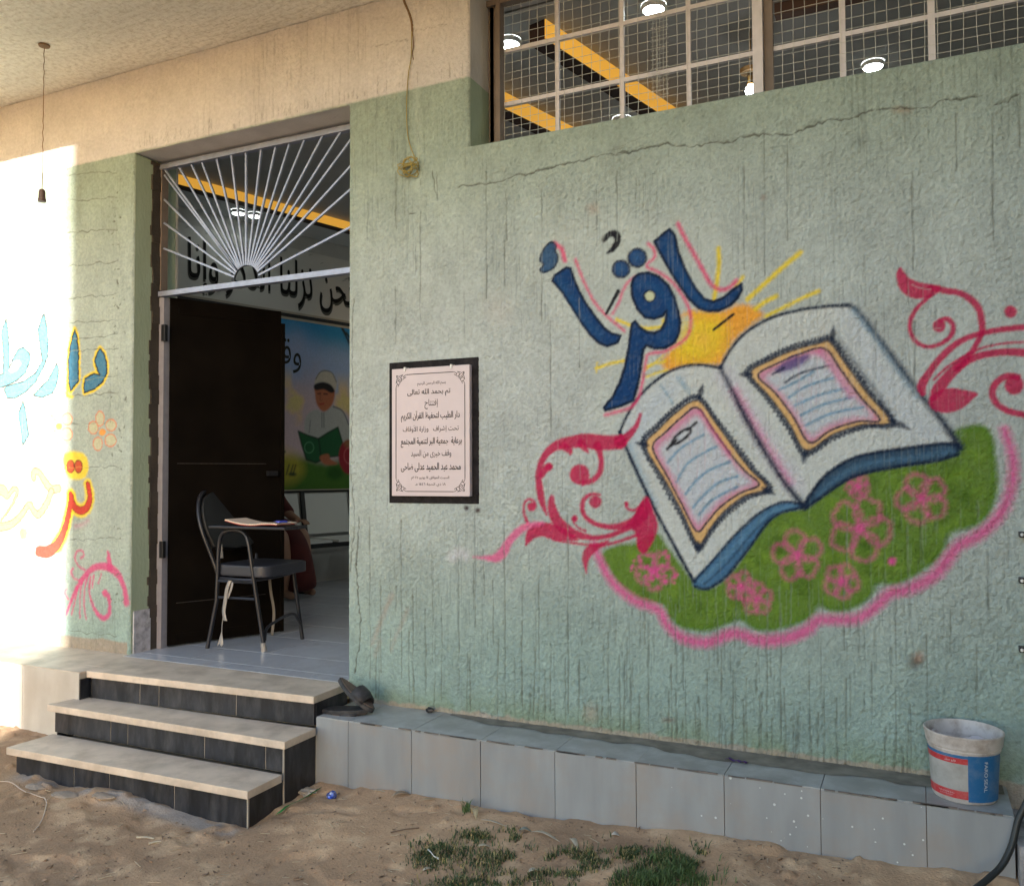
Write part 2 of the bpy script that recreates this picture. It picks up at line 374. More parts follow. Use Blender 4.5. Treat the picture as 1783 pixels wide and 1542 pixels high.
# flatten towards openings so that the plaster turns the corner cleanly
dl = np.maximum(np.maximum(DOOR[0]-X, X-DOOR[1]), Z-DOOR[2]); dw = np.maximum(np.maximum(WIN[0]-X, X-WIN[1]), np.maximum(WIN[2]-Z, Z-WIN[3]))
edge = np.clip(np.minimum(np.where(dl < 0, 0, dl), np.where(dw < 0, 0, dw))/.014, 0, 1)
wob = .004*(fbm(X*30, Z*30, 151, 2)-.5)
edge = np.sqrt(1-(1-edge)**2)
pr_ = sst(-2.37,-2.345,X)*(1-sst(-1.84,-1.815,X))*sst(.845,.87,Z)*(1-sst(1.575,1.60,Z))
H = H*(1-pr_)+np.minimum(H,.009)*pr_
H = .0012+np.clip(H, .0, .03)*edge
# --- base colours
top = sst(-.004, .004, Z-(2.893+.006*(fbm(X*14, Z*3, 91, 3)-.5)))
n1 = fbm(X*1.1, Z*.9, 101, 4); n2 = fbm(X*7, Z*5, 111, 4); n3 = fbm(X*26, Z*20, 117, 3)
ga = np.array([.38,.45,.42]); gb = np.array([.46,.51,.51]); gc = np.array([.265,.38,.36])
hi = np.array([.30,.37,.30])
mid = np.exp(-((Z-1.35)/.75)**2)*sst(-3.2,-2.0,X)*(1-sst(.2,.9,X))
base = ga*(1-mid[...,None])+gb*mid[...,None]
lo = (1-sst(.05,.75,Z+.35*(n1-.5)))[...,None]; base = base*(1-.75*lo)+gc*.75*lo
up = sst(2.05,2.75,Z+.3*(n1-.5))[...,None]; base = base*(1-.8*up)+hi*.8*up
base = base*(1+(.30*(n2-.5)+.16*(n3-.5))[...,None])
pk = np.array(PINK)*(1+(.22*(n2-.5))[...,None])
base = base*(1-top[...,None])+pk*top[...,None]
# mossy dirt band and bare render at the foot
ft = ((1-sst(-.10,.06,Z+.10*(n2-.5)))*sst(.35,.6,n2+.12))[...,None]; base = base*(1-.55*ft)+np.array([.20,.27,.14])*.55*ft
ft2 = (1-sst(-.082,-.07,Z+.03*(n3-.5)))[...,None]; base = base*(1-.7*ft2)+np.array([.42,.34,.29])*.7*ft2
pil = ((X < -4.10)*(X > -4.66)*(1-sst(.06,.075,Z+.02*(n2-.5))))[...,None]; base = base*(1-pil)+np.array([.34,.30,.25])*pil
# darker colour along the scores
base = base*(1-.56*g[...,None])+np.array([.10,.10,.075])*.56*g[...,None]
pit_shade = sst(.25,.75,1-np.maximum(worm, .9*vnoise(X/.0095, Z/.012, 5)))*(1-top)  # shade in the stucco recesses, painted into the wall colour
base = base*(1-.16*stm[...,None])*(1.02-.10*pit_shade[...,None])
kk = crk.c[..., 0][..., None]; base = base*(1-.50*kk)+np.array([.055,.05,.035])*.50*kk
base = base.astype(np.float32)
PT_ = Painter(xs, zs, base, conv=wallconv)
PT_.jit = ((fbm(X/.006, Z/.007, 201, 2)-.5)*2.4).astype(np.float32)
PT_.miss = np.clip(1.05-.55*g-.20*stm-.08*(1-worm), 0, 1).astype(np.float32)
del n1, n2, n3, up, lo, mid

# ------------------------------------------------------------------ mural, right wall
A = Pen(PT_, 900, 360, 3.084, .00225); B = Pen(PT_, 1040, 500, 2.336, .00215); C_ = Pen(PT_, 800, 680, 3.855, .0024); E_ = Pen(PT_, 1500, 430, 4.672, .0020)
# white overspray round the word
A.poly([(100,180),(500,60),(900,60),(1250,180),(1350,420),(1250,560),(900,640),(640,1150),(420,1150),(430,900),(420,760),(150,480)], (.52,.58,.56), 90, 0, .45)
# green ground
B.poly([(25,1080),(90,1050),(160,1040),(240,1000),(290,1060),(395,1200),(450,1225),(520,1190),(600,1090),(680,960),(760,910),(840,900),(900,860),(980,800),(1100,750),(1250,725),(1400,700),(1470,650),(1450,590),(1500,570),(1560,565),(1600,600),(1615,700),(1622,800),(1600,900),(1540,965),(1430,990),(1410,1050),(1370,1110),(1290,1165),(1220,1200),(1140,1200),(1110,1250),(1040,1300),(960,1312),(900,1290),(860,1340),(760,1380),(660,1390),(590,1350),(540,1360),(450,1392),(350,1380),(300,1340),(270,1290),(190,1270),(110,1220),(50,1140)], GRN, 12, 4, .97)
for k in range(260):
    x = gd.uniform(60, 1580); y = gd.uniform(620, 1370)
    # only inside the grass silhouette (rough test): below the book and above the rim
    lowr = np.interp(x, [60,190,300,450,560,660,860,960,1110,1290,1410,1540,1610], [1150,1250,1320,1370,1340,1370,1320,1290,1220,1140,1030,940,860])
    upr = np.interp(x, [60,240,395,450,520,600,680,760,840,980,1100,1400,1480,1600], [1080,1030,1210,1235,1210,1110,990,930,920,830,770,730,600,620])
    if upr+10 < y < lowr-10: B.stroke([(x,y),(x+gd.uniform(-25,25),y+gd.uniform(-20,20))], GRN2 if gd.random() < .5 else (.055,.12,.010), gd.uniform(14,34), 22, .6, smooth=False)
B.stroke([(1452,600),(1520,575),(1580,585),(1605,640),(1615,740),(1610,850),(1575,930),(1500,975),(1430,990),(1415,1050),(1360,1115),(1290,1160),(1210,1195),(1140,1195)], (.08,.20,.012), 14, 14, .6)
B.stroke([(1140,1195),(1105,1250),(1040,1295),(960,1305),(905,1285),(860,1335),(760,1372),(660,1382),(590,1345),(540,1352),(450,1382),(350,1370),(300,1330)], (.07,.18,.012), 14, 14, .6)
# pink rim
B.stroke([(-10,1040,30),(10,1100,36),(45,1170,36),(90,1225,40),(160,1275,42),(250,1310,42),(285,1370,40),(350,1425,46),(450,1442,46),(560,1405,46),(650,1432,50),(750,1430,50),(850,1395,46),(900,1352,42),(960,1350,40),(1060,1345,42),(1130,1300,42),(1190,1245,42),(1270,1225,44),(1370,1170,44),(1425,1105,44),(1470,1050,42),(1560,1000,42),(1640,920,40),(1682,820,36),(1690,700,34),(1655,580,30)], PNK, soft=16, alpha=.85)
# flowers in the grass
def flower(px, x, y, r, pet=5, rot=0., w=9, col=PNK, al=.85):
    for k in range(pet):
        a = rot+2*math.pi*k/pet; cx, cy = x+r*.55*math.cos(a), y+r*.55*math.sin(a)
        n = 11; rr = r*.40
        P = [(cx+rr*math.cos(a+2*math.pi*i/n)*gd.uniform(.85,1.15), cy+rr*math.sin(a+2*math.pi*i/n)*gd.uniform(.85,1.15)) for i in range(n)]
        px.stroke(P, col, w, 14, al*.8, closed=True)
    px.dot(x, y, r*.15, col, 9, .9)
for x, y, r, rot in [(235,1150,84,.3),(585,1215,60,0.),(650,1265,66,1.),(815,1090,105,.8),(995,1195,74,.2),(1070,980,135,.1),(1320,858,108,.6),(1060,808,48,.5)]: flower(B, x, y, r, 5, rot)
B.dot(1200,1112,15,PNK,8)
for k in range(60):
    x, y = gd.gauss(240,45), gd.gauss(1150,40); B.dot(x, y, gd.uniform(3,8), PNK, 6, .6)
# sun
sunp = [(880,590),(940,560),(1030,562),(1100,562),(1190,528),(1260,535),(1325,580),(1270,630),(1200,690),(1150,750),(1115,820),(1090,850),(1000,850),(900,860),(820,885),(785,850),(800,800),(850,760),(920,720),(950,650),(930,590)]
A.poly(sunp, ORA, 18, 0, .95); A.poly([(900,640),(1000,610),(1100,640),(1080,760),(980,820),(880,810),(870,760)], YEL, 60, 10, .9)
A.dot(1000,715,45,(.85,.45,.10),40,.5)
for P, w in [([(1085,225),(1088,300),(1078,400),(1062,500)],26),([(1525,248),(1450,310),(1350,400),(1240,500)],28),([(1622,455),(1540,490),(1440,540),(1340,590)],22),([(1395,483),(1340,510),(1285,548)],26),([(1215,380),(1180,430)],20),
             ([(430,868),(500,845),(580,828)],18),([(435,840),(432,890)],8),([(540,608),(580,625),(620,640),(700,655),(790,645)],22),([(790,610),(795,640)],22),([(700,860),(740,845),(800,830)],16),([(700,915),(750,895),(810,880)],14),([(690,880),(790,800)],10)]:
    A.stroke(P, YEL, w, 9, .92)
# book
left_page = [(95,590),(120,530),(170,450),(230,390),(300,342),(370,320),(440,318),(505,332),(560,440),(620,560),(690,680),(760,790),(835,885),(760,880),(690,905),(620,955),(540,1030),(470,1110),(395,1190),(310,1040),(230,890),(150,720)]
right_page = [(505,328),(540,262),(590,200),(660,150),(740,115),(840,92),(930,80),(1020,75),(1060,100),(1130,190),(1220,310),(1310,430),(1400,540),(1470,645),(1400,640),(1280,655),(1150,670),(1050,695),(960,745),(900,800),(845,885),(760,790),(690,680),(620,560),(560,440)]
B.poly(left_page, PAPER, 6, 0, .95, smooth=False); B.poly(right_page, PAPER, 6, 0, .95, smooth=False)
B.poly([(1000,90),(1060,110),(1200,300),(1330,470),(1440,620),(1300,640),(1150,500),(1050,300)], (.50,.56,.66), 60, -10, .5)
B.poly([(110,600),(170,480),(260,400),(350,350),(330,440),(240,560),(200,700)], (.42,.52,.66), 50, -10, .5)
for P in ([(520,360),(580,450),(650,570),(720,690),(800,800)],): B.stroke(P, (.55,.50,.68), 60, 36, .5)
B.stroke([(560,420),(640,560),(700,660),(780,790)], PNK, 24, 20, .65)
B.stroke([(330,370),(350,400),(375,430)], LBL, 8, 9, .6); B.stroke([(260,400),(290,440),(310,475)], LBL, 8, 9, .6); B.stroke([(340,365),(360,395),(380,415)], LBL, 6, 9, .5)
B.stroke([(120,600),(150,680),(200,800),(235,880)], LBL, 20, 22, .55)
B.poly([(395,1190),(470,1110),(540,1030),(610,962),(680,905),(760,875),(838,882),(820,900),(745,918),(690,960),(640,1030),(580,1110),(520,1180),(450,1224),(400,1216)], (.060,.16,.30), 7, 2, .98)
B.stroke([(420,1190),(500,1120),(600,1010),(700,920),(790,892)], (.14,.30,.46), 16, 12, .6)
B.stroke([(440,1205),(540,1110),(640,990),(720,920)], NAVY, 6, 6, .6)
B.poly([(845,872),(900,795),(960,738),(1050,690),(1150,668),(1280,650),(1400,635),(1472,640),(1462,680),(1380,705),(1250,725),(1120,748),(1040,772),(970,812),(900,862),(850,898)], (.030,.075,.14), 7, 2, .98)
B.stroke([(900,845),(960,790),(1050,735),(1180,705),(1320,690),(1440,665)], (.10,.22,.36), 14, 14, .6)
for P, w in [([(95,590),(120,530),(170,450),(230,390),(300,342),(370,320),(440,318),(505,332)],9),([(95,590),(150,720),(230,890),(310,1040),(395,1195)],11),([(395,1195),(470,1112),(540,1030),(610,960),(680,905),(760,873),(840,882)],7),
             ([(400,1215),(450,1224),(520,1180),(580,1110),(640,1030),(690,960),(745,918),(830,895)],8),([(505,325),(540,262),(590,200),(660,150),(740,115),(840,92),(930,80),(1020,75)],9),
             ([(845,885),(900,798),(960,742),(1050,693),(1150,670),(1280,652),(1400,637),(1470,640)],9),([(845,900),(900,862),(970,812),(1040,772),(1120,748),(1250,725),(1380,705),(1465,680)],9)]:
    B.stroke(P, NAVY, w*1.5, 6, 1.)
B.stroke([(500,325,18),(560,440,24),(620,560,28),(690,680,26),(760,790,24),(840,890,32)], NAVY, soft=12, alpha=.95)
B.stroke([(1020,75,16),(1060,100,18),(1130,190,20),(1220,310,24),(1310,430,24),(1400,540,26),(1472,650,32)], NAVY, soft=12, alpha=.95)
B.stroke([(1040,95),(1120,195),(1210,325),(1300,445)], LBL, 14, 14, .5)
# page frames
def frame(out, inn, corners):
    O = catmull(out, 7, True); c = O.mean(0)
    # dark scalloped lace
    n = len(O); P = []
    B.stroke([tuple(c+(q-c)*1.045) for q in O], NAVY, 17, 9, .85, smooth=False, closed=True)
    for i in range(0, n):
        q = O[i]; d = q-c; d = d/np.linalg.norm(d)
        for s in (0, 1): P.append(tuple(q+(O[(i+1)%n]-q)*s*.5+d*(22 if s == 0 else 8)))
    B.stroke(P, NAVY, 8, 5, .95, smooth=False, closed=True)
    B.poly(out, TAN, 5, 0, .98, 8, NAVY); B.poly([(q[0],q[1]) for q in inn], (.60,.27,.42), 10, -1, .97)
    ic = np.mean(inn, 0); B.poly([tuple(ic+(np.array(q)-ic)*.86) for q in inn], (.52,.58,.64), 16, 0, .97)
    B.poly(inn, None, 4, 0, 1, 8, NAVY)
    for x, y, dx, dy in corners: B.stroke([(x,y,4),(x+dx*.5,y+dy*.5,26),(x+dx,y+dy,10)], NAVY, soft=6, alpha=.85)
frame([(200,645),(255,575),(325,508),(410,460),(480,545),(560,655),(625,740),(692,815),(600,850),(520,910),(462,980),(412,1044),(350,920),(280,790)],
      [(228,650),(280,590),(345,530),(408,490),(470,575),(545,680),(605,750),(660,802),(580,838),(500,895),(448,955),(405,990),(345,880),(285,765)],
      [(160,632,50,12),(432,395,-16,60),(725,842,-50,-26),(412,1080,0,-45)])
frame([(625,352),(700,300),(800,256),(900,230),(948,225),(1010,310),(1095,425),(1192,548),(1080,560),(960,600),(850,664),(785,560),(705,450)],
      [(655,360),(725,315),(825,272),(925,250),(990,335),(1070,445),(1150,540),(1060,546),(950,582),(865,632),(800,530),(725,430)],
      [(580,355,50,0),(962,160,-6,60),(1275,578,-90,-38),(838,715,10,-50)])
B.stroke([(975,215),(1040,300),(1120,410),(1200,520)], NAVY, 16, 14, .7)
for P in ([(290,712),(330,665),(380,630),(435,600)],[(325,790),(365,722),(420,682),(485,648)],[(362,840),(400,790),(460,742),(540,710)],[(392,895),(430,850),(495,795),(572,768)],[(415,925),(460,872),(520,835),(575,810)]): B.stroke(P, LBL, 9, 7, .95)
B.stroke([(765,388),(830,350),(940,320)], NAVY, 9, 6, .95)
for P in ([(740,418),(800,390),(880,345)],[(780,448),(860,400),(960,370)],[(805,482),(900,440),(1010,412)],[(830,520),(920,478),(1030,450)],[(848,562),(950,515),(1080,488)]): B.stroke(P, LBL, 9, 7, .95)
B.dot(345,606,46,None,5,1,15,13,BLK,-.68); B.stroke([(288,657),(322,622)], BLK, 15, 5); B.stroke([(372,580),(405,550)], BLK, 12, 5)
B.dot(795,312,74,PURP,10,.9,22,None,None,-.42); B.stroke([(715,355),(760,330)], NAVY, 8, 6)
B.stroke([(900,262),(935,300),(975,360),(1030,440)], PNK, 16, 14, .6); B.stroke([(420,505),(470,580),(540,680)], PNK, 12, 12, .5)
# the word
PKL = (.70,.07,.20)
for P, w in [([(868,95),(905,170),(950,250),(1000,340),(1040,410),(1075,440),(1110,447),(1150,430),(1182,400)],24),([(318,285),(350,370),(390,460),(440,540),(500,600),(582,668)],16),([(205,200),(245,230),(262,290)],28),
             ([(708,200),(738,230),(742,275),(700,320),(760,352),(830,400),(880,460),(920,530),(937,600),(930,670),(900,718),(850,750),(790,780),(712,793),(695,840),(686,900),(672,970),(650,1040),(610,1080),(540,1102),(480,1118)],18),([(640,378),(600,408),(570,460),(555,510),(518,575)],14)]:
    A.stroke(P, PKL, w, 10, .85)
alef_r = [(742,190),(782,155),(822,125),(850,155),(870,250),(905,340),(960,440),(1010,500),(1060,512),(1110,492),(1160,450),(1207,418),(1210,450),(1190,490),(1150,530),(1090,560),(1030,562),(980,545),(930,500),(880,430),(840,370),(800,300),(765,235)]
alef_l = [(195,400),(208,372),(270,328),(292,335),(310,390),(340,460),(380,530),(430,600),(480,660),(520,685),(560,695),(545,730),(490,750),(450,735),(400,690),(350,620),(300,540),(250,460),(215,420)]
qaf = [(618,430),(630,385),(660,362),(710,357),(765,378),(815,425),(848,490),(868,560),(880,620),(874,680),(850,730),(800,760),(745,762),(700,745),(682,770),(674,830),(664,900),(650,970),(630,1040),(560,1070),(478,1092),(474,1076),(520,1020),(560,940),(585,860),(602,780),(612,700),(622,632),(640,616),(665,650),(705,675),(745,680),(780,660),(802,620),(808,560),(785,588),(740,603),(692,596),(652,552),(625,490)]
for P in (alef_r, alef_l, qaf): A.poly(P, BLUE, 6, 3, .99, 17, NAVY, smooth=False)
A.stroke([(235,400),(300,500),(380,620),(450,690)], (.03,.13,.30), 26, 26, .35); A.stroke([(800,190),(850,300),(930,440),(1010,530)], (.02,.11,.29), 26, 26, .4); A.stroke([(660,420),(700,420),(770,450),(830,560),(835,650),(780,715)], (.02,.11,.29), 22, 24, .4)
A.dot(715,482,34,NAVY,6); A.dot(717,482,25,(.55,.60,.42),6)
for x, y, r in ((563,337,45),(650,277,48)): A.dot(x,y,r,BLUE,7,.97,None,12,NAVY); A.dot(x-4,y-4,r*.4,(.05,.18,.40),20,.4)
A.poly([(140,250),(165,210),(195,193),(213,210),(210,240),(224,268),(216,310),(190,340),(150,354),(130,342),(146,312),(130,292)], (.03,.09,.20), 6, 0, .97, 12, NAVY)
A.stroke([(472,182,28),(500,150,36),(535,152,46),(545,188,40),(520,228,34),(492,248,18)], BLK, soft=6); A.stroke([(548,456,24),(485,574,18)], BLK, soft=5, smooth=False); A.stroke([(1165,580,17),(1060,662,15)], BLK, soft=5, smooth=False)
# left flourish
c = C_
c.poly([(1220,755),(1262,715),(1300,800),(1332,900),(1305,1000),(1250,1085),(1205,1060),(1190,960),(1160,900)], CRIM, 9, 4, .95)
for P in [[(1220,160,22),(1190,240,36),(1130,310,60),(1080,345,90)],
          [(1085,345,98),(1000,350,104),(920,345,110),(840,335,100),(760,345,88),(680,360,76),(610,400,60),(560,470,48),(538,560,50),(545,660,56),(560,740,50),(590,830,16)],
          [(700,370,60),(745,400,46),(750,425,16)],[(820,350,60),(850,390,40),(870,415,10)],[(930,370,60),(955,450,40),(950,540,42),(900,600,40),(830,620,40)],
          [(560,560,50),(590,520,50),(612,505,40)],[(520,775,16),(505,740,18),(470,728,18),(442,760,20),(440,820,20),(465,885,24)],
          [(625,715,36),(628,790,70),(660,870,84),(720,930,84),(800,965,58),(900,985,36),(1000,975,34),(1100,935,38),(1190,880,70),(1250,800,80),(1258,735,26)],
          [(455,1030,16),(490,960,80),(560,930,100),(650,950,110),(730,975,70),(800,1000,16)],[(640,1000,16),(750,1018,16),(850,1030,16),(950,1038,18),(1080,1008,20),(1200,965,24)],
          [(858,1222,6),(850,1140,46),(880,1070,70),(960,1030,36),(1000,1010,20)],[(950,700,14),(890,695,26),(838,735,34),(832,805,36),(875,868,34),(960,905,36),(1060,912,46),(1150,885,56),(1230,830,70)],
          [(780,845,20),(772,880,14),(800,915,14),(850,940,18)],[(1120,752,16),(1135,790,18),(1180,800,20),(1235,770,26)]]:
    c.stroke(P, CRIM, soft=9, alpha=.93)
for x, y, r in ((812,562,68),(492,778,30),(918,745,42),(778,858,22),(1128,762,16),(605,510,28)): c.dot(x, y, r, CRIM, 9, .93)
c.stroke([(560,890,30),(470,905,46),(400,945,56),(340,1010,60),(300,1080,76),(250,1120,64),(180,1120,30),(100,1114,8)], (.72,.12,.30), soft=12, alpha=.85)
# right flourish
e = E_
e.poly([(318,172),(350,215),(400,265),(500,300),(640,325),(600,390),(530,415),(450,422),(380,405),(320,350),(288,270),(292,200)], CRIM, 10, 3, .92)
for P in [[(560,335,50),(700,362,56),(800,380,52),(900,440,56),(958,520,54),(978,620,54),(975,700,48),(930,800,46),(880,880,56),(790,965,84),(700,1060,88),(620,1160,96),(580,1230,60)],
          [(560,400,34),(460,490,36),(402,590,36),(396,680,36),(440,768,36),(530,813,36),(640,790,38),(722,730,40),(748,650,40),(700,590,44),(640,600,40)],
          [(1600,650,50),(1400,650,52),(1322,655,50),(1150,672,50),(1000,700,50),(850,745,52),(730,820,56),(620,930,58),(540,1040,64),(490,1130,76),(500,1190,50)],
          [(1600,790,18),(1400,778,18),(1250,778,18),(1100,795,18),(950,835,18),(820,900,20),(700,975,22),(590,1080,22)],
          [(1600,900,60),(1400,870,70),(1200,855,62),(1050,868,60),(950,890,62),(860,930,62),(780,990,60)],
          [(1600,1390,50),(1450,1385,52),(1322,1365,52),(1180,1330,52),(1095,1270,52),(1062,1180,52),(1100,1100,56),(1190,1050,56),(1270,1060,50)]]:
    e.stroke(P, CRIM, soft=10, alpha=.92)
e.poly([(555,1285),(600,1330),(700,1348),(820,1310),(900,1240),(942,1195),(850,1168),(740,1150),(650,1160),(560,1225)], CRIM, 10, 2, .92)
e.dot(1210,530,50,CRIM,10,.92); e.dot(632,645,52,CRIM,10,.92); e.dot(1240,1125,78,CRIM,10,.92)
e.stroke([(410,310),(480,340),(560,350)], (.50,.48,.48), 8, 6, .6); e.stroke([(600,660),(640,665)], (.50,.48,.48), 8, 6, .5)
# marks and stains on the plaster
D_ = Pen(PT_, 0, 0, 1.0, .0024)
D_.stroke([(684,1035),(665,1080),(650,1120)], (.40,.20,.14), 6, 7, .45); D_.stroke([(712,1060),(690,1110),(683,1130)], (.40,.20,.14), 4, 6, .35); D_.stroke([(662,1115),(655,1140)], (.40,.20,.14), 6, 6, .3)
D_.stroke([(790,968),(800,962),(812,966)], (.66,.64,.70), 12, 12, .8)
D_.dot(1594,1150,11,(.12,.10,.08),6,.8); D_.dot(1600,1142,8,(.42,.24,.16),5,.6); D_.dot(1330,345,4,(.25,.14,.10),4,.6); D_.dot(1570,194,14,(.35,.17,.07),7,.5,3); D_.dot(1033,365,8,(.45,.28,.20),8,.4); D_.dot(870,540,24,(.50,.46,.42),20,.3)
D_.dot(1165,1252,10,(.20,.12,.10),4,.7,3); D_.dot(1030,1240,10,(.42,.32,.26),10,.5,14); D_.dot(814,884,4,(.06,.04,.04),3); D_.dot(834,888,4,(.06,.04,.04),3)
D_.stroke([(727,160),(729,220),(731,280),(728,330)], (.46,.54,.46), 9, 8, .6)
D_.dot(720,1238,30,(.45,.34,.20),12,.6,8); D_.dot(830,1248,22,(.55,.46,.40),10,.5,4)
# ------------------------------------------------------------------ writing on the left pillar
L1 = Pen(PT_, 0, 530, 5.71, .0030); L2 = Pen(PT_, 0, 760, 3.855, .0030)
LB = (.045,.20,.36); RD = (.55,.07,.05); RDK = (.16,.03,.03)
al = [(760,250),(785,330),(800,520),(800,760),(720,860),(700,760),(700,560),(720,400)]
da = [(1010,440),(1050,490),(1075,580),(1078,680),(1040,770),(960,840),(860,878),(850,830),(865,740),(950,690),(1012,705),(975,620),(960,560),(985,480)]
for P in (al, da): L1.poly(P, YEL, 12, 34, .95, smooth=False)
L1.poly([(560,600),(640,560),(640,800),(560,960)], YEL, 30, 0, .0)
L1.stroke([(690,780),(690,900),(740,920)], YEL, 40, 14, .9)
for P in (al, da): L1.poly(P, LB, 5, 2, .97, 18, (.02,.03,.06), smooth=False)
for P in ([(580,590),(600,660),(585,780),(540,880),(440,925),(350,905),(420,830),(500,750),(550,650)],
          [(455,85),(480,220),(495,380),(490,520),(440,640),(370,770),(270,870),(170,930),(90,930),(65,850),(82,815),(250,770),(370,690),(440,560),(420,430),(395,250)],
          [(80,150),(100,300),(105,500),(110,640),(140,560),(200,450),(250,430),(310,490),(315,560),(270,680),(180,760),(80,810),(0,830),(-60,820),(-60,720),(0,712),(50,690),(55,500),(30,280)],
          [(250,965),(275,1080),(300,1300),(240,1400),(225,1240),(200,1090)]):
    L1.poly(P, (.10,.36,.46), 5, 2, .95, 16, (.04,.03,.03), smooth=False)
L1.poly([(100,660),(150,560),(210,550),(230,590),(190,660),(130,690)], (.42,.52,.40), 5, 0, 1, 8, (.10,.09,.12), smooth=False)
def pflower(x, y, s, part=False):
    for dx, dy, rx, ry in ((-25,-135,42,74),(85,-70,50,58),(80,80,56,62),(-45,115,46,66),(-90,-45,48,62)):
        L1.dot(x+dx*s, y+dy*s, rx*s, (.52,.52,.34), 8, .8, ry*s, 10, (.68,.16,.08))
    L1.dot(x, y, 34*s, (.78,.32,.06), 8, .95)
pflower(1035,1270,1.0); pflower(600,1210,1.0)
L2.poly([(450,120),(540,110),(590,150),(595,230),(560,275),(480,270),(445,200)], YEL, 12, 10, .9)
red1 = [(598,318,36),(612,390,44),(600,460,52),(560,495,56),(515,480,52),(490,430,46),(480,385,34)]
red2 = [(488,400,40),(475,480,46),(455,570,50),(430,650,58),(390,725,76),(330,770,88),(272,768,78)]
for P in (red1, red2): L2.stroke([(a,b,w+56) for a,b,w in P[:5 if P is red2 else 7]], YEL, soft=12, alpha=.9)
for P in (red1, red2): L2.stroke([(a,b,w+10) for a,b,w in P], RDK, soft=5); 
for P in (red1, red2): L2.stroke(P, RD, soft=6)
for x in (483, 536): L2.dot(x, 200, 26, RD, 5, .95, 42, 9, RDK)
red3 = [[(235,275,50),(238,235,50),(270,240,46),(310,300,52),(350,350,56),(400,348,56)],[(352,370,52),(320,450,52),(270,520,56),(235,500,50),(205,455,44),(150,530,50),(80,590,60),(0,605,64),(-60,600,60)],[(-20,350,70),(30,360,80),(60,400,40),(100,350,36),(125,370,30),(90,460,14),(20,560,10)]]
for P in red3: L2.stroke([(a,b,w+14) for a,b,w in P], (.07,.03,.02), soft=4); L2.stroke(P, (.58,.27,.17), soft=6)
L2.dot(165,650,24,(.66,.48,.12),5,.9,34,6,(.3,.14,.1))
L2.stroke([(600,560),(560,590),(510,600)], (.62,.15,.30), 22, 22, .4)
MG = (.60,.07,.22)
for P in [[(455,1190,20),(490,1100,28),(530,1010,38),(590,920,46),(650,875,52),(720,870,58),(780,900,60),(825,960,50),(850,1040,46),(858,1110,56)],[(735,770,18),(742,820,44),(748,880,56)],
          [(580,892,14),(535,865,14),(512,810,14),(528,768,14),(560,765,14),(573,795,14),(552,812,18)],[(545,962,12),(505,945,12),(488,905,14),(500,885,16)],[(455,1020,10),(445,1050,12),(470,1085,14)],
          [(600,930,20),(580,1020,12),(575,1120,12),(590,1220,14)],[(560,980,16),(548,1080,12),(548,1210,14)],[(530,1010,20),(515,1100,12),(490,1190,14)],[(640,930,14),(632,1010,14)],[(690,920,12),(672,980,12)],
          [(620,940,18),(610,1020,18),(622,1090,22),(650,1160,28),(700,1215,40),(740,1190,36),(748,1130,28),(738,1070,44),(715,1045,52)]]:
    L2.stroke(P, MG, soft=9, alpha=.85)

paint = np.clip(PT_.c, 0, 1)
# ------------------------------------------------------------------ the building and its wall mesh
bld = empty('building', (-2.5,0,0), label='pale green plastered building with painted murals, peach upper band and flat canopy', cat='building')
def grid_mesh(name, P, mask, m, par, cols=None, lab={}):
    nx, nz = P.shape[:2]
    idx = np.arange(nx*nz).reshape(nx, nz)
    q = np.stack([idx[:-1,:-1], idx[1:,:-1], idx[1:,1:], idx[:-1,1:]], -1)[mask].reshape(-1,4)
    used = np.zeros(nx*nz, bool); used[q.ravel()] = True
    remap = np.cumsum(used)-1; q = remap[q]
    co = P.reshape(-1,3)[used].astype(np.float32)
    me = bpy.data.meshes.new(name); me.vertices.add(len(co)); me.vertices.foreach_set('co', co.ravel())
    n = len(q); me.loops.add(n*4); me.loops.foreach_set('vertex_index', q.ravel().astype(np.int32))
    me.polygons.add(n); me.polygons.foreach_set('loop_start', np.arange(0,n*4,4,dtype=np.int32)); me.polygons.foreach_set('loop_total', np.full(n,4,np.int32))
    me.update(calc_edges=True)
    me.shade_smooth()
    if cols is not None:
        a = me.color_attributes.new('paint', 'FLOAT_COLOR', 'POINT')
        cc = np.ones((len(co),4), np.float32); cc[:,:3] = cols.reshape(-1,3)[used]; a.data.foreach_set('color', cc.ravel())
    me.materials.append(m)
    o = bpy.data.objects.new(name, me); COL.objects.link(o)
    if par is not None: parent(o, par)
    return o
xc = (X[:-1,:-1]+X[1:,1:])/2; zc = (Z[:-1,:-1]+Z[1:,1:])/2
mask = ~((xc > DOOR[0]) & (xc < DOOR[1]) & (zc < DOOR[2])) & ~((xc > WIN[0]) & (xc < WIN[1]) & (zc > WIN[2]) & (zc < WIN[3]))
m_wall = attr_mat('painted_stucco', .9, .0062, 150., .15)
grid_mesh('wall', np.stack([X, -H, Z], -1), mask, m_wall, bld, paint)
WT = .30
# body of the wall behind the plaster skin: jambs, lintel, sill
MB().box(-7.5,DOOR[0],.0008,WT,-.5,2.888).build('jamb_wall', m_green, bld)
MB().box(DOOR[1],WIN[0],.0008,WT,-.5,2.893).box(WIN[0],WIN[1],.0008,WT,-.5,WIN[2]).box(WIN[1],3.2,.0008,WT,-.5,2.893).build('wall_core', m_green, bld)
MB().box(-7.5,WIN[0],.0008,WT,2.894,TOPZ).box(WIN[0],3.2,.0008,WT,WIN[3],TOPZ).box(WIN[1],3.2,.0008,WT,2.894,WIN[3]).build('lintel', m_pink, bld)
MB().box(-7.5,-7.2,.31,9,-.5,TOPZ).box(2.95,3.2,.31,9,-.5,TOPZ).box(-7.2,2.95,8.8,9,-.5,TOPZ).build('outer_wall', m_green, bld)
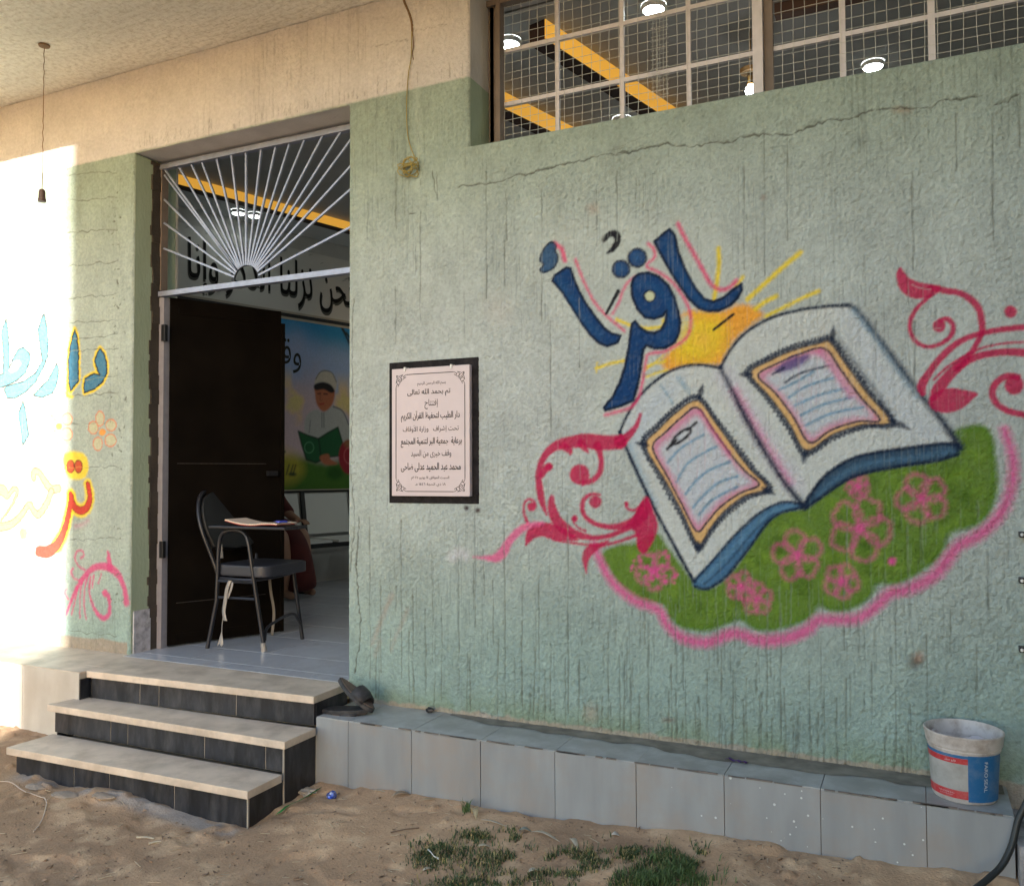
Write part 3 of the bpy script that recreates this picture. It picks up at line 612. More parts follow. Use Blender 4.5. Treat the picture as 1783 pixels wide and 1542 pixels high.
# flat canopy
cx0, cx1, cy0 = -9.0, 5.0, -1.62
can = MB().box(cx0,cx1,cy0,9.2,TOPZ+.002,TOPZ+.20).build('canopy', m_soffit, bld)
# bare cement and dark render where the door frame has been set in the jamb
MB().box(DOOR[0]-.002,DOOR[0]+.010,.012,.13,.0,.24).build('cement_patch', mat('grey_patch', (.40,.40,.46), .8, var=.4, vscale=25, dirt=(.62,.62,.66), dscale=20, damt=.8), bld)
k_ = MB()
rr = random.Random(5); z = .0
while z < 2.86:
    h = rr.uniform(.03,.09); k_.box(DOOR[0]-.001,DOOR[0]+rr.uniform(.004,.012),.125-rr.uniform(0,.022),.20,z,min(z+h,2.88)); z += h
k_.build('mortar_strip', mat('dark_mortar', (.055,.045,.038), .95, var=.3, bump=.004), bld)

# ------------------------------------------------------------------ door frame, door leaf, fan grille
YF = .20
fr = empty('door_frame', (DOOR[0],YF,0)); parent(fr, bld)
MB().bar((-4.058,YF,0),(-4.058,YF,2.075),.040,.050).build('frame_post', m_steel, fr)
MB().bar((-2.592,YF,0),(-2.592,YF,2.86),.034,.05).build('frame_post', m_steel, fr)
MB().bar((-4.074,YF,2.12),(-4.074,YF,2.86),.016,.05).build('frame_post', m_brown, fr)
for z in (1.86, .58):
    MB().box(-4.045,-4.015,YF-.04,YF-.015,z-.05,z+.05).build('hinge', m_dark, fr, bevel=.004)
tr = empty('fan_grille', (-3.3,YF,2.1)); parent(tr, bld)
zb = 2.095; zt = 2.862
MB().bar((-4.08,YF-.015,zb),(-2.575,YF-.015,zb),.03,.044,(0,1,0)).build('bottom_rail', m_bar, tr)
MB().bar((-4.08,YF-.015,zt),(-2.575,YF-.015,zt),.03,.036,(0,1,0)).build('top_rail', m_bar, tr)
hub = onwall(433,489,YF); hubx = hub[0]; R = .098
ends = [(785,895),(785,1015),(785,1130),(785,1255),(835,862),(905,850),(965,835),(1018,825),(1090,808),(1162,790),(1235,778),(1310,762),(1382,748),(1450,735),(1525,715),(1615,695),(1705,675),(1735,740),(1735,865),(1735,975),(1735,1155)]
for q in ends:
    p = onwall(q[0]/2.855, q[1]/2.855, YF); x = min(max(p[0],-4.05),-2.56); z = min(p[2], zt)
    d = Vector((x-hubx,0,z-zb)); L = d.length
    if q[0] > 1734: L *= min((-2.60-hubx)/d.x, (zt-zb)/d.z/1.0)      # these run on to the right post
    d.normalize(); a = Vector((hubx,YF-.018,zb+.012))+d*(R-.004)
    MB().bar(a, Vector((hubx,YF-.018,zb+.012))+d*(L*1.0), .011, .011).build('ray', m_bar, tr)
arc = [(hubx+R*math.cos(t), YF-.018, zb+.015+R*math.sin(t)) for t in np.linspace(0, math.pi, 15)]
a_ = MB()
for p, q in zip(arc[:-1], arc[1:]): a_.bar(p, q, .022, .007, (0,1,0))
a_.build('hub_arch', m_dark, tr)
hx, hy = -4.030, .215; ex, ey = -3.737, .862
leaf = empty('door_leaf', (hx,hy,0.01), math.atan2(ey-hy, ex-hx)); parent(leaf, bld)
LL = math.hypot(ex-hx, ey-hy)
lm = Matrix.Translation((hx,hy,0.01)) @ Matrix.Rotation(math.atan2(ey-hy, ex-hx), 4, 'Z')
def local_build(mb, name, mt, par, mtx, **k):
    mb.v = [tuple(mtx @ Vector(v)) for v in mb.v]; return mb.build(name, mt, par, **k)
local_build(MB().box(0,LL,0,.035,0,2.07), 'panel', m_door, leaf, lm)
local_build(MB().box(LL-.002,LL+.022,-.012,.022,.0,1.99), 'meeting_strip', m_door, leaf, lm)
for z_ in (.03,1.98): local_build(MB().box(.05,LL-.08,-.006,.0,z_,z_+.035), 'rail', m_door, leaf, lm)
m_scr = mat('scratched_edge', (.032,.027,.023), .6, var=.5, vscale=60)
for z in (.245, 1.075): local_build(MB().box(.05,LL-.10,-.0035,0,z,z+.004), 'weld_seam', m_scr, leaf, lm)
local_build(MB().box(LL-.10,LL-.03,-.03,-.001,1.0,1.03), 'bolt', m_dark, leaf, lm, bevel=.003)

# ------------------------------------------------------------------ window: frame, bars, wire mesh
YW = .19
wd = empty('window', (-1.8,YW,2.5)); parent(wd, bld)
xL = onwall(860,150,YW)[0]
MB().bar((xL-.002,YW+.02,WIN[2]),(xL-.002,YW+.02,WIN[3]),.05,.04).build('frame_side', m_brown, wd)
MB().bar((xL+.034,YW,WIN[2]),(xL+.034,YW,WIN[3]),.022,.05).build('frame_side', m_brown, wd)
MB().box(WIN[0],WIN[1],YW-.02,YW+.03,3.316,3.344).build('frame_head', m_brown, wd)
MB().box(WIN[0],WIN[1],YW-.02,YW+.03,2.562,2.585).build('frame_foot', m_brown, wd)
MB().box(WIN[0]+.01,xL,YW+.0,YW+.06,2.562,3.34).build('frame_side', m_brown, wd)
for u, w in ((970.6,.020),(1083.4,.020),(1199,.020),(1467,.024),(1622,.026)):
    p = onwall(u,60,YW+.03); MB().bar((p[0],YW+.03,2.58),(p[0],YW+.03,3.32),w,.018).build('bar', m_wbar, wd)
for u in (1790, 1980):
    p = onwall(u,60,YW+.03); MB().bar((p[0],YW+.03,2.58),(p[0],YW+.03,3.32),.02,.018).build('bar', m_wbar, wd)
pm = onwall(1323,100,YW); MB().bar((pm[0]-.005,YW,2.58),(pm[0]-.005,YW,3.32),.042,.05).build('mullion', m_wbar, wd)
MB().bar((pm[0]+.036,YW+.02,2.58),(pm[0]+.036,YW+.02,3.32),.036,.03).build('frame_side', m_brown, wd)
za = onwall(880,180,YW+.03)[2]; zb2 = onwall(1083,63,YW+.03)[2]; 
z1 = onwall(1040,151,YW+.035)[2]; z2 = onwall(1040,53.5,YW+.035)[2]
for z in (z1, z2): MB().bar((xL+.04,YW+.032,z),(WIN[1],YW+.032,z),.020,.020,(0,1,0)).build('cross_bar', m_wbar, wd)
x = xL+.05; k = 0; rw = random.Random(9)
while x < WIN[1]-.02:
    pts = [(x+rw.uniform(-.0025,.0025), YW+.018, z) for z in np.linspace(2.575,3.325,10)]
    MB().tube(pts, .0012, 5).build('wire', m_wire, wd); x += .0455+rw.uniform(-.002,.002)
z = 2.60
while z < 3.32:
    n = 26; pts = [(xL+.04+(WIN[1]-xL-.05)*i/n, YW+.021, z+rw.uniform(-.002,.002)) for i in range(n+1)]
    MB().tube(pts, .0012, 5).build('wire', m_wire, wd); z += .0455+rw.choice((-.008,0,.006))
pr = MB()   # loose offcut of a second mesh layer
x0 = onwall(1135,100,YW)[0]
for i in range(5): pr.tube([(x0+i*.016,YW+.012,2.70),(x0+i*.016+.004,YW+.012,3.18)], .0010, 4)
for i in range(22): pr.tube([(x0-.008,YW+.013,2.72+i*.021),(x0+.075,YW+.013,2.722+i*.021)], .0009, 4)
pr.build('mesh_patch', m_wire, wd, kind='stuff')

# ================================================================== INTERIOR
th_in = math.radians(15.5); dI = np.array([math.sin(th_in), math.cos(th_in), 0]); nI = np.array([math.cos(th_in), -math.sin(th_in), 0]); P0 = np.array([-5.08, 3.40, 0])
def inw(s, z, off=0.0):                 # point on the skewed inner wall, s metres from P0
    q = P0+dI*s+nI*off; return (q[0], q[1], z)
ZC = 3.34
room = empty('room', (-3,3,0)); parent(room, bld)
MB().box(-7.1,2.9,.32,8.7,ZC,ZC+.03).build('ceiling', m_inceil, room)
w_ = MB(); a = inw(-3.1,0); b = inw(5.4,0)
w_.add([inw(-3.15,0),inw(5.5,0),inw(5.5,ZC),inw(-3.15,ZC),inw(-3.15,0,-.1),inw(5.5,0,-.1),inw(5.5,ZC,-.1),inw(-3.15,ZC,-.1)],[(0,1,2,3),(4,7,6,5),(0,4,5,1),(3,2,6,7),(0,3,7,4),(1,5,6,2)])
w_.build('side_wall', m_inwall, room)
MB().box(-7,2.9,8.55,8.6,0,ZC).box(2.85,2.9,.32,8.55,0,ZC).build('back_wall', m_inwall, room)
MB().box(-7.1,DOOR[0],.302,.318,0,ZC).box(DOOR[1],WIN[0],.302,.318,0,ZC).box(WIN[0],2.9,.302,.318,0,WIN[2]).box(-7.1,2.9,.302,.318,3.345 if False else 3.335,3.339).build('front_wall_lining', m_inwall, room)
pc = onplane(294,400,P0,nI); s0 = np.dot(pc-P0, dI)
q = MB(); pa = [inw(s0-.9,0,.001),inw(s0,0,.001),inw(s0,0,.09),inw(s0-.9,0,.09)]
q.prism([(p[0],p[1]) for p in pa], 0, ZC-.002); q.build('pilaster', mat('pale_pilaster', (.62,.60,.57), .8), room)
# beams with yellow lit edges
def beam(pa, pb, z, w, hh, ext0, ext1):
    pa, pb = Vector(pa), Vector(pb); pa.z = pb.z = z; d = (pb-pa).normalized(); r = Vector((d.y,-d.x,0))
    a = pa-d*ext0; b = pb+d*ext1
    B0 = empty('ceiling_beam', a); parent(B0, room)
    MB().prism([(q.x,q.y) for q in (a, b, b-r*w, a-r*w)], z, ZC-.001).build('beam_body', m_beamb, B0)
    s = r*.006; MB().prism([(q.x,q.y) for q in (a+s*.2, b+s*.2, b+s, a+s)], z+.002, ZC-.002).build('lit_edge', m_yel, B0)
for u0,v0,u1,v1,zb_m in ((298,318,609.5,402,3.26),(997,100,1140,193,3.235),(878,190,958,229,3.235)):
    beam(onflat(u0,v0,zb_m), onflat(u1,v1,zb_m), zb_m, .10, .1, .25, 1.6)
MB().box(-.6,1.9,.8,.86,3.28,ZC-.001).build('cornice', mat('brown_ceiling_trim', (.14,.08,.06), .8), room)
# lowered ceiling strip between the left beam and the inner wall
a_, b_2 = np.array(onflat(298,318,3.26)), np.array(onflat(609.5,402,3.26)); dd = (b_2-a_); dd[2] = 0; dd /= np.linalg.norm(dd); ll = np.array([-dd[1], dd[0], 0])*.102
q0, q1 = a_-dd*.25+ll, b_2+dd*1.6+ll; w0, w1 = inw(-3.1,0,.012), inw(2.2,0,.012)
MB().prism([(q0[0],q0[1]),(q1[0],q1[1]),(w1[0],w1[1]),(w0[0],w0[1])], 3.263, ZC-.002).build('lowered_ceiling', mat('pale_lowered_ceiling', (.55,.56,.56), .85), room)
# lamps
def downlight(x, y, lab, r=.075, lm_=None, z=ZC):
    L = empty('ceiling_lamp', (x,y,z), label=lab, cat='lamp', group='round ceiling lamps inside the room')
    MB().lathe([(r*1.18,z-.001),(r*1.18,z-.016),(r,z-.026)], 28, (x,y)).build('lamp_ring', m_white, L)
    MB().lathe([(r*1.0,z-.020),(r*.9,z-.030),(r*.5,z-.034),(.0005,z-.035)], 28, (x,y)).build('diffuser', lm_ or m_led, L)
for (u,v,lab) in ((1138,20,'round white lamp lit on the ceiling, topmost one seen through the barred window'),(887,80,'round white lamp lit at the left end of the barred window'),(1520,119,'round white lamp half hidden by the sill, right part of the barred window'),
                  (1083,214,'small round lamp rim just showing over the window sill'),(415,373,'left one of the two round lamps side by side seen through the fan grille'),(443,378,'right one of the two round lamps side by side seen through the fan grille')):
    zz = 3.262 if u < 500 else ZC
    p = onflat(u, v, zz-.03); downlight(p[0], p[1], lab, .052, m_led2 if u < 500 else None, zz)
for x_, y_, lab in ((-2.2,4.6,'added unseen ceiling lamp brightening the middle of the room'),(-.4,4.6,'added unseen ceiling lamp brightening the right half of the room'),(-2.2,6.6,'added unseen ceiling lamp brightening the back of the room'),(-3.9,6.4,'added unseen ceiling lamp brightening the far left corner of the room')): downlight(x_, y_, lab, .09, m_led_added)  # unseen lamps added behind the wall to brighten the interior
pb = onwall(1307,157,1.0)
bl = empty('bulb_lamp', (pb[0],1.0,pb[2]), label='bare glowing bulb in a brass holder beside the white window mullion', cat='lamp')
MB().lathe([(.0005,pb[2]+.028),(.013,pb[2]+.026),(.024,pb[2]+.012),(.028,pb[2]-.004),(.022,pb[2]-.022),(.0005,pb[2]-.03)], 20, (pb[0],1.0)).build('bulb', m_bulb, bl)
MB().lathe([(.0005,pb[2]+.075),(.016,pb[2]+.072),(.018,pb[2]+.028),(.0005,pb[2]+.026)], 16, (pb[0],1.0)).build('holder', mat('brass', (.45,.28,.10), .35, metal=.9), bl)
MB().lathe([(.0005,pb[2]+.115),(.055,pb[2]+.11),(.05,pb[2]+.09),(.0005,pb[2]+.086)], 20, (pb[0],1.0)).tube([(pb[0],1.0,pb[2]+.11),(pb[0],1.0,ZC)], .006, 6).build('rose', mat('brass_dark', (.30,.20,.10), .5, metal=.7), bl)
# painted pictures on the inner wall: grid in (s, z)
def inner_conv(u, v):
    p = onplane(u, v, P0, nI); return (np.dot(p-P0, dI), p[2])
def inner_grid(s0, s1, z0, z1, d=.008):
    S = seq((s0,s1,d)); ZZ = seq((z0,z1,d)); return S, ZZ
tl = inner_conv(483,565); br = inner_conv(610,851)
pz0 = inner_conv(560,851)[1]; pz1 = inner_conv(610,573)[1]
S, ZZ = inner_grid(-2.0, 1.6, pz0, pz1); SG, ZG = np.meshgrid(S, ZZ, indexing='ij')
t = ((ZG-pz0)/(pz1-pz0)); nn = fbm(SG*2, ZG*2, 301, 4); n5 = fbm(SG*3.2, ZG*3.2, 305, 4)
def mixc(c1, c2, a): return c1*(1-a[...,None])+c2*a[...,None]
cc = mixc(np.array([.55,.42,.45])*np.ones((*SG.shape,3)), np.array([.30,.40,.62]), sst(.45,.85,t+.5*(nn-.5)))
cc = mixc(cc, np.array([.04,.26,.52]), sst(.80,.98,t+.15*(nn-.5))); cc = mixc(cc, np.array([.75,.52,.22]), sst(.52,.68,n5)*sst(.15,.3,t)*(1-sst(.55,.75,t)))
cc = mixc(cc, np.array([.06,.16,.02]), (1-sst(.13,.22,t+.2*(nn-.5))))
IP = Painter(S, ZZ, cc.astype(np.float32), conv=inner_conv)
K = Pen(IP, 260, 480, 4.283, .0062)
SKIN=(.42,.14,.07); ROBE=(.42,.42,.40)
K.poly([(960,1300),(1100,1330),(1150,1450),(1080,1540),(960,1540)], (.55,.42,.05), 40, 0, .6)
K.poly([(1170,1050),(1240,1000),(1300,1020),(1360,970),(1440,1010),(1490,1120),(1505,1250),(1420,1250),(1240,1220),(1160,1180)], ROBE, 8, 2)
K.poly([(1235,880),(1240,830),(1350,820),(1380,870),(1360,960),(1300,1010),(1250,960)], SKIN, 7, 2)
K.poly([(1240,770),(1270,725),(1310,712),(1360,730),(1390,790),(1385,850),(1340,810),(1280,795),(1235,810)], (.48,.44,.38), 6, 3)
K.poly([(1230,815),(1290,795),(1350,815),(1378,860),(1350,870),(1300,845),(1240,850)], (.02,.015,.015), 6, 2)
K.stroke([(1255,880),(1275,878)], (.05,.02,.02), 8, 5); K.stroke([(1300,880),(1325,882)], (.05,.02,.02), 8, 5); K.stroke([(1270,958),(1298,955)], (.35,.03,.03), 8, 5); K.stroke([(1278,885),(1272,925),(1285,930)], (.28,.09,.05), 6, 5)
K.stroke([(1240,770),(1270,722),(1310,708),(1360,725),(1392,790)], (.1,.09,.08), 5, 5)
K.stroke([(1285,1020),(1285,1130)], (.1,.1,.1), 5, 5); K.stroke([(1300,1020),(1300,1130)], (.1,.1,.1), 5, 5); K.stroke([(1200,1080),(1190,1170)], (.15,.15,.16), 5, 6); K.stroke([(1370,975),(1440,1010),(1485,1110)], (.03,.04,.08), 7, 6)
K.poly([(1110,1160),(1180,1190),(1260,1215),(1330,1170),(1405,1130),(1440,1250),(1430,1340),(1340,1350),(1240,1392),(1170,1370),(1135,1260)], (.015,.10,.035), 6, 2, 1, 9, (.01,.03,.015), smooth=False)
K.stroke([(1262,1215),(1280,1370)], (.01,.03,.015), 8, 6); K.dot(1190,1280,34,None,5,1,40,5,(.10,.30,.14)); K.poly([(1270,1350),(1330,1330),(1350,1370),(1400,1400),(1350,1410),(1300,1400)], SKIN, 6, 2)
K.dot(1490,1350,80,(.30,.02,.03),8,1,130); K.dot(1490,1340,40,None,6,1,60,8,(.50,.10,.10)); K.dot(1380,1470,60,(.02,.09,.01),20,.9,50); K.stroke([(960,1310),(1010,1312)], (.05,.08,.04), 12, 5)
K.stroke([(1350,350),(1420,370),(1460,440),(1505,540),(1530,600)], (.02,.015,.02), 16, 8); 
for a_q in ((1440,400),(1470,430),(1490,480),(1500,420)): K.stroke([a_q,(a_q[0]+24,a_q[1]+34)], (.02,.03,.02), 16, 7)
for sx in (1040,1070,1090): K.stroke([(sx,1410),(sx-20,1480)], (.02,.03,.02), 8, 6)
K.dot(1065,1480,30,(.03,.05,.02),8,.9,14)
K.dot(1480,1250,26,(.30,.30,.10),20,.4)
# a second boy painted to the left, mostly behind the door leaf
K.poly([(700,1000),(800,960),(900,1000),(960,1150),(985,1290),(700,1290)], ROBE, 8, 2)
pic = grid_mesh('painted_mural', np.stack([P0[0]+dI[0]*SG+nI[0]*.004, P0[1]+dI[1]*SG+nI[1]*.004, ZG], -1), np.ones((len(S)-1,len(ZZ)-1), bool), attr_mat('interior_mural_paint', .7, 0, 100), room, np.clip(IP.c*1.25,0,.8))
m_fr1 = mat('black_border_paint', (.02,.02,.02), .6); m_fr2 = mat('cream_border_paint', (.50,.44,.36), .7)
def istrip(z0, z1, m_, off, name='border_strip'):
    a,b,c2,d = inw(-2.05,z0,.002),inw(1.65,z0,.002),inw(1.65,z0,off),inw(-2.05,z0,off)
    MB().prism([(p[0],p[1]) for p in (a,b,c2,d)], z0, z1).build(name, m_, room)
istrip(pz0-.030, pz0-.012, m_fr1, .008); istrip(pz0-.011, pz0-.001, m_fr2, .008); istrip(pz1+.001, pz1+.022, m_fr2, .008); istrip(pz1+.023, pz1+.055, m_fr1, .010); istrip(pz1+.056,pz1+.075,m_fr2,.008)
# ------------------------------------------------------------------ Arabic lettering with joined forms
FORMS = {'ا':(0xFE8D,1),'ب':(0xFE8F,0),'ت':(0xFE95,0),'ث':(0xFE99,0),'ج':(0xFE9D,0),'ح':(0xFEA1,0),'خ':(0xFEA5,0),'د':(0xFEA9,1),'ذ':(0xFEAB,1),'ر':(0xFEAD,1),'ز':(0xFEAF,1),'س':(0xFEB1,0),'ش':(0xFEB5,0),'ص':(0xFEB9,0),'ض':(0xFEBD,0),'ط':(0xFEC1,0),'ظ':(0xFEC5,0),'ع':(0xFEC9,0),'غ':(0xFECD,0),'ف':(0xFED1,0),'ق':(0xFED5,0),'ك':(0xFED9,0),'ل':(0xFEDD,0),'م':(0xFEE1,0),'ن':(0xFEE5,0),'ه':(0xFEE9,0),'و':(0xFEED,1),'ي':(0xFEF1,0),'ى':(0xFEEF,1),'ة':(0xFE93,1),'أ':(0xFE83,1),'إ':(0xFE87,1),'آ':(0xFE81,1)}
def shape_ar(s):
    out = []; i = 0; prevjoin = False
    while i < len(s):
        ch = s[i]
        if ch == 'ل' and i+1 < len(s) and s[i+1] in 'اأإآ':
            base = {'ا':0xFEFB,'أ':0xFEF7,'إ':0xFEF9,'آ':0xFEF5}[s[i+1]]; out.append(chr(base+(1 if prevjoin else 0))); prevjoin = False; i += 2; continue
        if ch not in FORMS: out.append(ch); prevjoin = False; i += 1; continue
        b, dual = FORMS[ch]; nxt = i+1 < len(s) and s[i+1] in FORMS
        if dual: out.append(chr(b+(1 if prevjoin else 0))); prevjoin = False
        else: out.append(chr(b+(0 if not prevjoin and not nxt else 1 if prevjoin and not nxt else 2 if not prevjoin else 3))); prevjoin = nxt
        i += 1
    # visual order, digits kept left to right
    vis = out[::-1]; res = []; k = 0
    isd = lambda c: '\u0660' <= c <= '\u0669' or c.isdigit()
    while k < len(vis):
        if isd(vis[k]):
            j = k
            while j < len(vis) and isd(vis[j]): j += 1
            res += vis[k:j][::-1]; k = j
        else: res.append(vis[k]); k += 1
    return ''.join(res)
def text_mesh(body, width=None, height=.02, bold=0.0, sx=1.0):
    cu = bpy.data.curves.new('lettering', 'FONT'); cu.body = body; cu.size = 1.0; cu.align_x = 'CENTER'; cu.resolution_u = 3
    o = bpy.data.objects.new('lettering', cu); COL.objects.link(o)
    bpy.context.view_layer.update(); dg = bpy.context.evaluated_depsgraph_get()
    oe = o.evaluated_get(dg); c2_ = oe.to_curve(dg, apply_modifiers=False); loops = []
    for sp in c2_.splines:
        P = [Vector((q.co.x,q.co.y)) for q in sp.points]; bp_ = sp.bezier_points; m = len(bp_)
        for a in range(m):
            p, q = bp_[a], bp_[(a+1)%m]; P += [Vector((v.x,v.y)) for v in mathutils.geometry.interpolate_bezier(p.co, p.handle_right, q.handle_left, q.co, 5)][:-1]
        P2 = [P[0]] if P else []
        for v in P[1:]:
            if (v-P2[-1]).length > 1e-5: P2.append(v)
        if len(P2) > 2: loops.append(P2)
    oe.to_curve_clear(); bpy.data.objects.remove(o); bpy.data.curves.remove(cu)
    area = lambda P: .5*sum(P[k-1].x*P[k].y-P[k].x*P[k-1].y for k in range(len(P)))
    A_ = [area(P) for P in loops]
    if not loops: return None
    sg = math.copysign(1, A_[max(range(len(A_)), key=lambda k: abs(A_[k]))])
    def inside(pt, P):
        r = False
        for k in range(len(P)):
            a, b = P[k-1], P[k]
            if (a.y > pt.y) != (b.y > pt.y) and pt.x < (b.x-a.x)*(pt.y-a.y)/(b.y-a.y)+a.x: r = not r
        return r
    V_, F_ = [], []
    outs = [k for k in range(len(loops)) if A_[k]*sg > 0]; holes = [k for k in range(len(loops)) if A_[k]*sg < 0]
    own = {k: [] for k in outs}
    for h in holes:
        c_in = [k for k in outs if inside(loops[h][0], loops[k])]
        if c_in: own[min(c_in, key=lambda k: abs(A_[k]))].append(h)
    for k in outs:
        grp = [loops[k]]+[loops[h] for h in own[k]]; flat = [v for L_ in grp for v in L_]
        tri = mathutils.geometry.tessellate_polygon([[Vector((v.x,v.y,0)) for v in L_] for L_ in grp])
        for sh in ((-bold*.5, bold*.5) if bold else (0,)):
            b_0 = len(V_); V_ += [(v.x+sh, v.y, 0) for v in flat]; F_ += [tuple(b_0+t for t in T_) for T_ in tri]
    me = bpy.data.meshes.new('lettering'); me.from_pydata(V_, [], F_)
    n = len(me.vertices)
    if n == 0: return None
    co = np.zeros(n*3, np.float32); me.vertices.foreach_get('co', co); co = co.reshape(-1,3)
    x0, x1, y0, y1 = co[:,0].min(), co[:,0].max(), co[:,1].min(), co[:,1].max()
    k = height/(y1-y0) if width is None else width/(x1-x0)
    ky = height/(y1-y0)
    co[:,0] = (co[:,0]-(x0+x1)/2)*k*sx; co[:,1] = (co[:,1]-(y0+y1)/2)*ky; co[:,2] = 0
    me.vertices.foreach_set('co', co.ravel()); me.update(); return me
def put_text(body, origin, ax, ay, mt, par, width=None, height=.02, bold=0., name='lettering'):
    me = text_mesh(body, width, height, bold)
    if me is None: print('NO TEXT', body); return
    n = len(me.vertices); co = np.zeros(n*3, np.float32); me.vertices.foreach_get('co', co); co = co.reshape(-1,3)
    w = np.array(origin)+co[:,:1]*np.array(ax)+co[:,1:2]*np.array(ay); me.vertices.foreach_set('co', w.astype(np.float32).ravel()); me.update()
    me.materials.append(mt); o = bpy.data.objects.new(name, me); COL.objects.link(o); parent(o, par); return o
m_ink = mat('black_letter_paint', (.015,.012,.012), .7)
# calligraphy frieze
fz0 = pz1+.075; 
p1 = inner_conv(355,505); p2 = inner_conv(600,520)
a_mid = inner_conv(470,505)
def at_in(s, z, off): q = P0+dI*s+nI*off; return (q[0], q[1], z)
zl = inner_conv(560,520)[1]
friez = mat('grey_frieze_paint', (.74,.72,.68), .8)
a,b,c2,d = inw(-2.05,0,.001),inw(1.65,0,.001),inw(1.65,0,.003),inw(-2.05,0,.003)
MB().prism([(p[0],p[1]) for p in (a,b,c2,d)], fz0+.001, fz0+.60).build('frieze', friez, room)
for txt, sc_, w_ in ((shape_ar('نحن نزلنا الذكر وإنا له'), -.93, 2.0),):
    put_text(txt, at_in(sc_, fz0+.235, .0045), dI, (0,0,1), mat('frieze_shadow_paint', (.14,.135,.12), .8), room, w_+.02, .50, .012)
    put_text(txt, at_in(sc_, fz0+.255, .006), dI, (0,0,1), m_ink, room, w_, .48, .012)
put_text(shape_ar('إنا'), at_in(.30, fz0+.29, .006), dI, (0,0,1), m_ink, room, .38, .46, .004)
dm = MB(); rd_ = random.Random(12)
for k in range(34):
    s_ = rd_.uniform(-1.9,.5); z_ = fz0+rd_.choice((rd_.uniform(.50,.57), rd_.uniform(.03,.10), rd_.uniform(.36,.50))); l_ = rd_.uniform(.03,.07)
    dm.bar(at_in(s_, z_, .0055), at_in(s_+l_, z_+l_*.45, .0055), .0015, .013, (nI[0],nI[1],0))
dm.build('vowel_marks', m_ink, room, kind='stuff')
pw = inner_conv(500,615)
put_text(shape_ar('وقل'), at_in(pw[0]-.05, pw[1]-.02, .007), dI, (0,0,1), m_ink, room, .40, .32, .0)

# ------------------------------------------------------------------ interior floor tiles
floor = empty('floor', (-3.3,.3,0), kind='structure')
MB().box(DOOR[0],DOOR[1],-.055,WT,-.06,-.004).box(-7.2,2.9,WT+.001,8.7,-.06,-.004).build('grout_bed', mat('white_floor_grout', (.75,.74,.72), .9), floor)
rows = [-.055,.055,.335,.755,1.16,1.56,1.96,2.36,2.76,3.16,3.56,3.96,4.36]
cache = {}
for r_, (y0, y1) in enumerate(zip(rows[:-1], rows[1:])):
    xa = -7.0+.3*(r_%2)+.02
    while xa < -1.6:
        x0 = xa; x1 = xa+.60
        if y0 < .3: x0, x1 = max(x0, DOOR[0]), min(x1, DOOR[1])
        if x1-x0 > .03: MB().box(x0+.0028,x1-.0028,y0+.0028,y1-.0028,-.0035,.0).build('tile', m_floor, floor)
        xa += .60
# ------------------------------------------------------------------ stairs
st = empty('stairs', (-3.25,-.45,-.4), label='three low entrance steps with beige marble treads and black tiled risers', cat='steps')
treads = [([(-2.528,-.333),(-2.535,-.060),(-4.073,-.060),(-4.073,-.16),(-3.94,-.41),(-3.94,-.405)],0.0),
          ([(-2.508,-.556),(-2.512,-.336),(-3.98,-.385),(-4.02,-.567)],-.14),
          ([(-2.515,-.776),(-2.518,-.560),(-3.965,-.572),(-3.975,-.812)],-.28)]
treads[0] = ([(-2.528,-.333),(-2.535,-.060),(-3.94,-.060),(-3.945,-.400)],0.0)
for P, z in treads:
    MB().prism(P, z-.034, z).build('tread', m_marble, st, bevel=.003)
MB().box(-4.075,-3.9425,-.30,-.0605,-.034,-.0005).build('tread', m_marble, st, bevel=.002)
xr = [[(-3.925,-3.865),(-3.86,-3.64),(-3.635,-3.37),(-3.365,-2.98),(-2.975,-2.548)], None, None]
def xat(u, v, y): return onwall(u, v, y)[0]
YR = [(-.31,-.385),(-.535,-.545),(-.755,-.785)]   # riser plane y at right / left end
tops = [-.0345,-.1745,-.3145]; bots = [-.1395,-.2795,-.50]
joints = [[xat(151,1180,-.36),xat(245.4,1200,-.36),xat(276.5,1205,-.36),xat(406.9,1225,-.35)],
          [xat(190,1270,-.55),xat(219.5,1275,-.55),xat(352.5,1300,-.55),xat(461,1320,-.54)],
          [xat(124,1350,-.79),xat(187,1360,-.78),xat(301,1380,-.77),xat(425,1400,-.765)]]
ends_ = [(-3.925,-2.540),(-3.99,-2.532),(-3.94,-2.535)]
for k in range(3):
    (x0, x1) = ends_[k]; J = [x0]+[j for j in joints[k] if x0+.03 < j < x1-.008]+[x1]
    yr, yl = YR[k]
    f = lambda x: yl+(yr-yl)*(x-x0)/(x1-x0)
    for a, b in zip(J[:-1], J[1:]):
        MB().prism([(a+.003,f(a)),(b-.003,f(b)),(b-.003,f(b)+.009),(a+.003,f(a)+.009)], bots[k], tops[k]).build('riser_tile', m_black, st)
    MB().prism([(x0+.004,f(x0)+.0035),(x1-.004,f(x1)+.0035),(x1-.004,-.07),(x0+.004,-.07)], bots[k]-.002, tops[k]-.0002).build('stair_core', m_grout, st)
MB().box(-3.9472,-3.9405,-.438,-.375,-.5,-.036).build('side_tile', m_black, st)
for xg, yg, zt_, zb_g in ((-2.5305,-.7535,-.3147,-.5),(-2.5295,-.5335,-.175,-.5),(-2.5295,-.3090,-.175,-.5)):
    MB().box(xg-.004,xg+.0012,yg-.004,yg+.004,zb_g,zt_).build('corner_grout', m_grout, st)
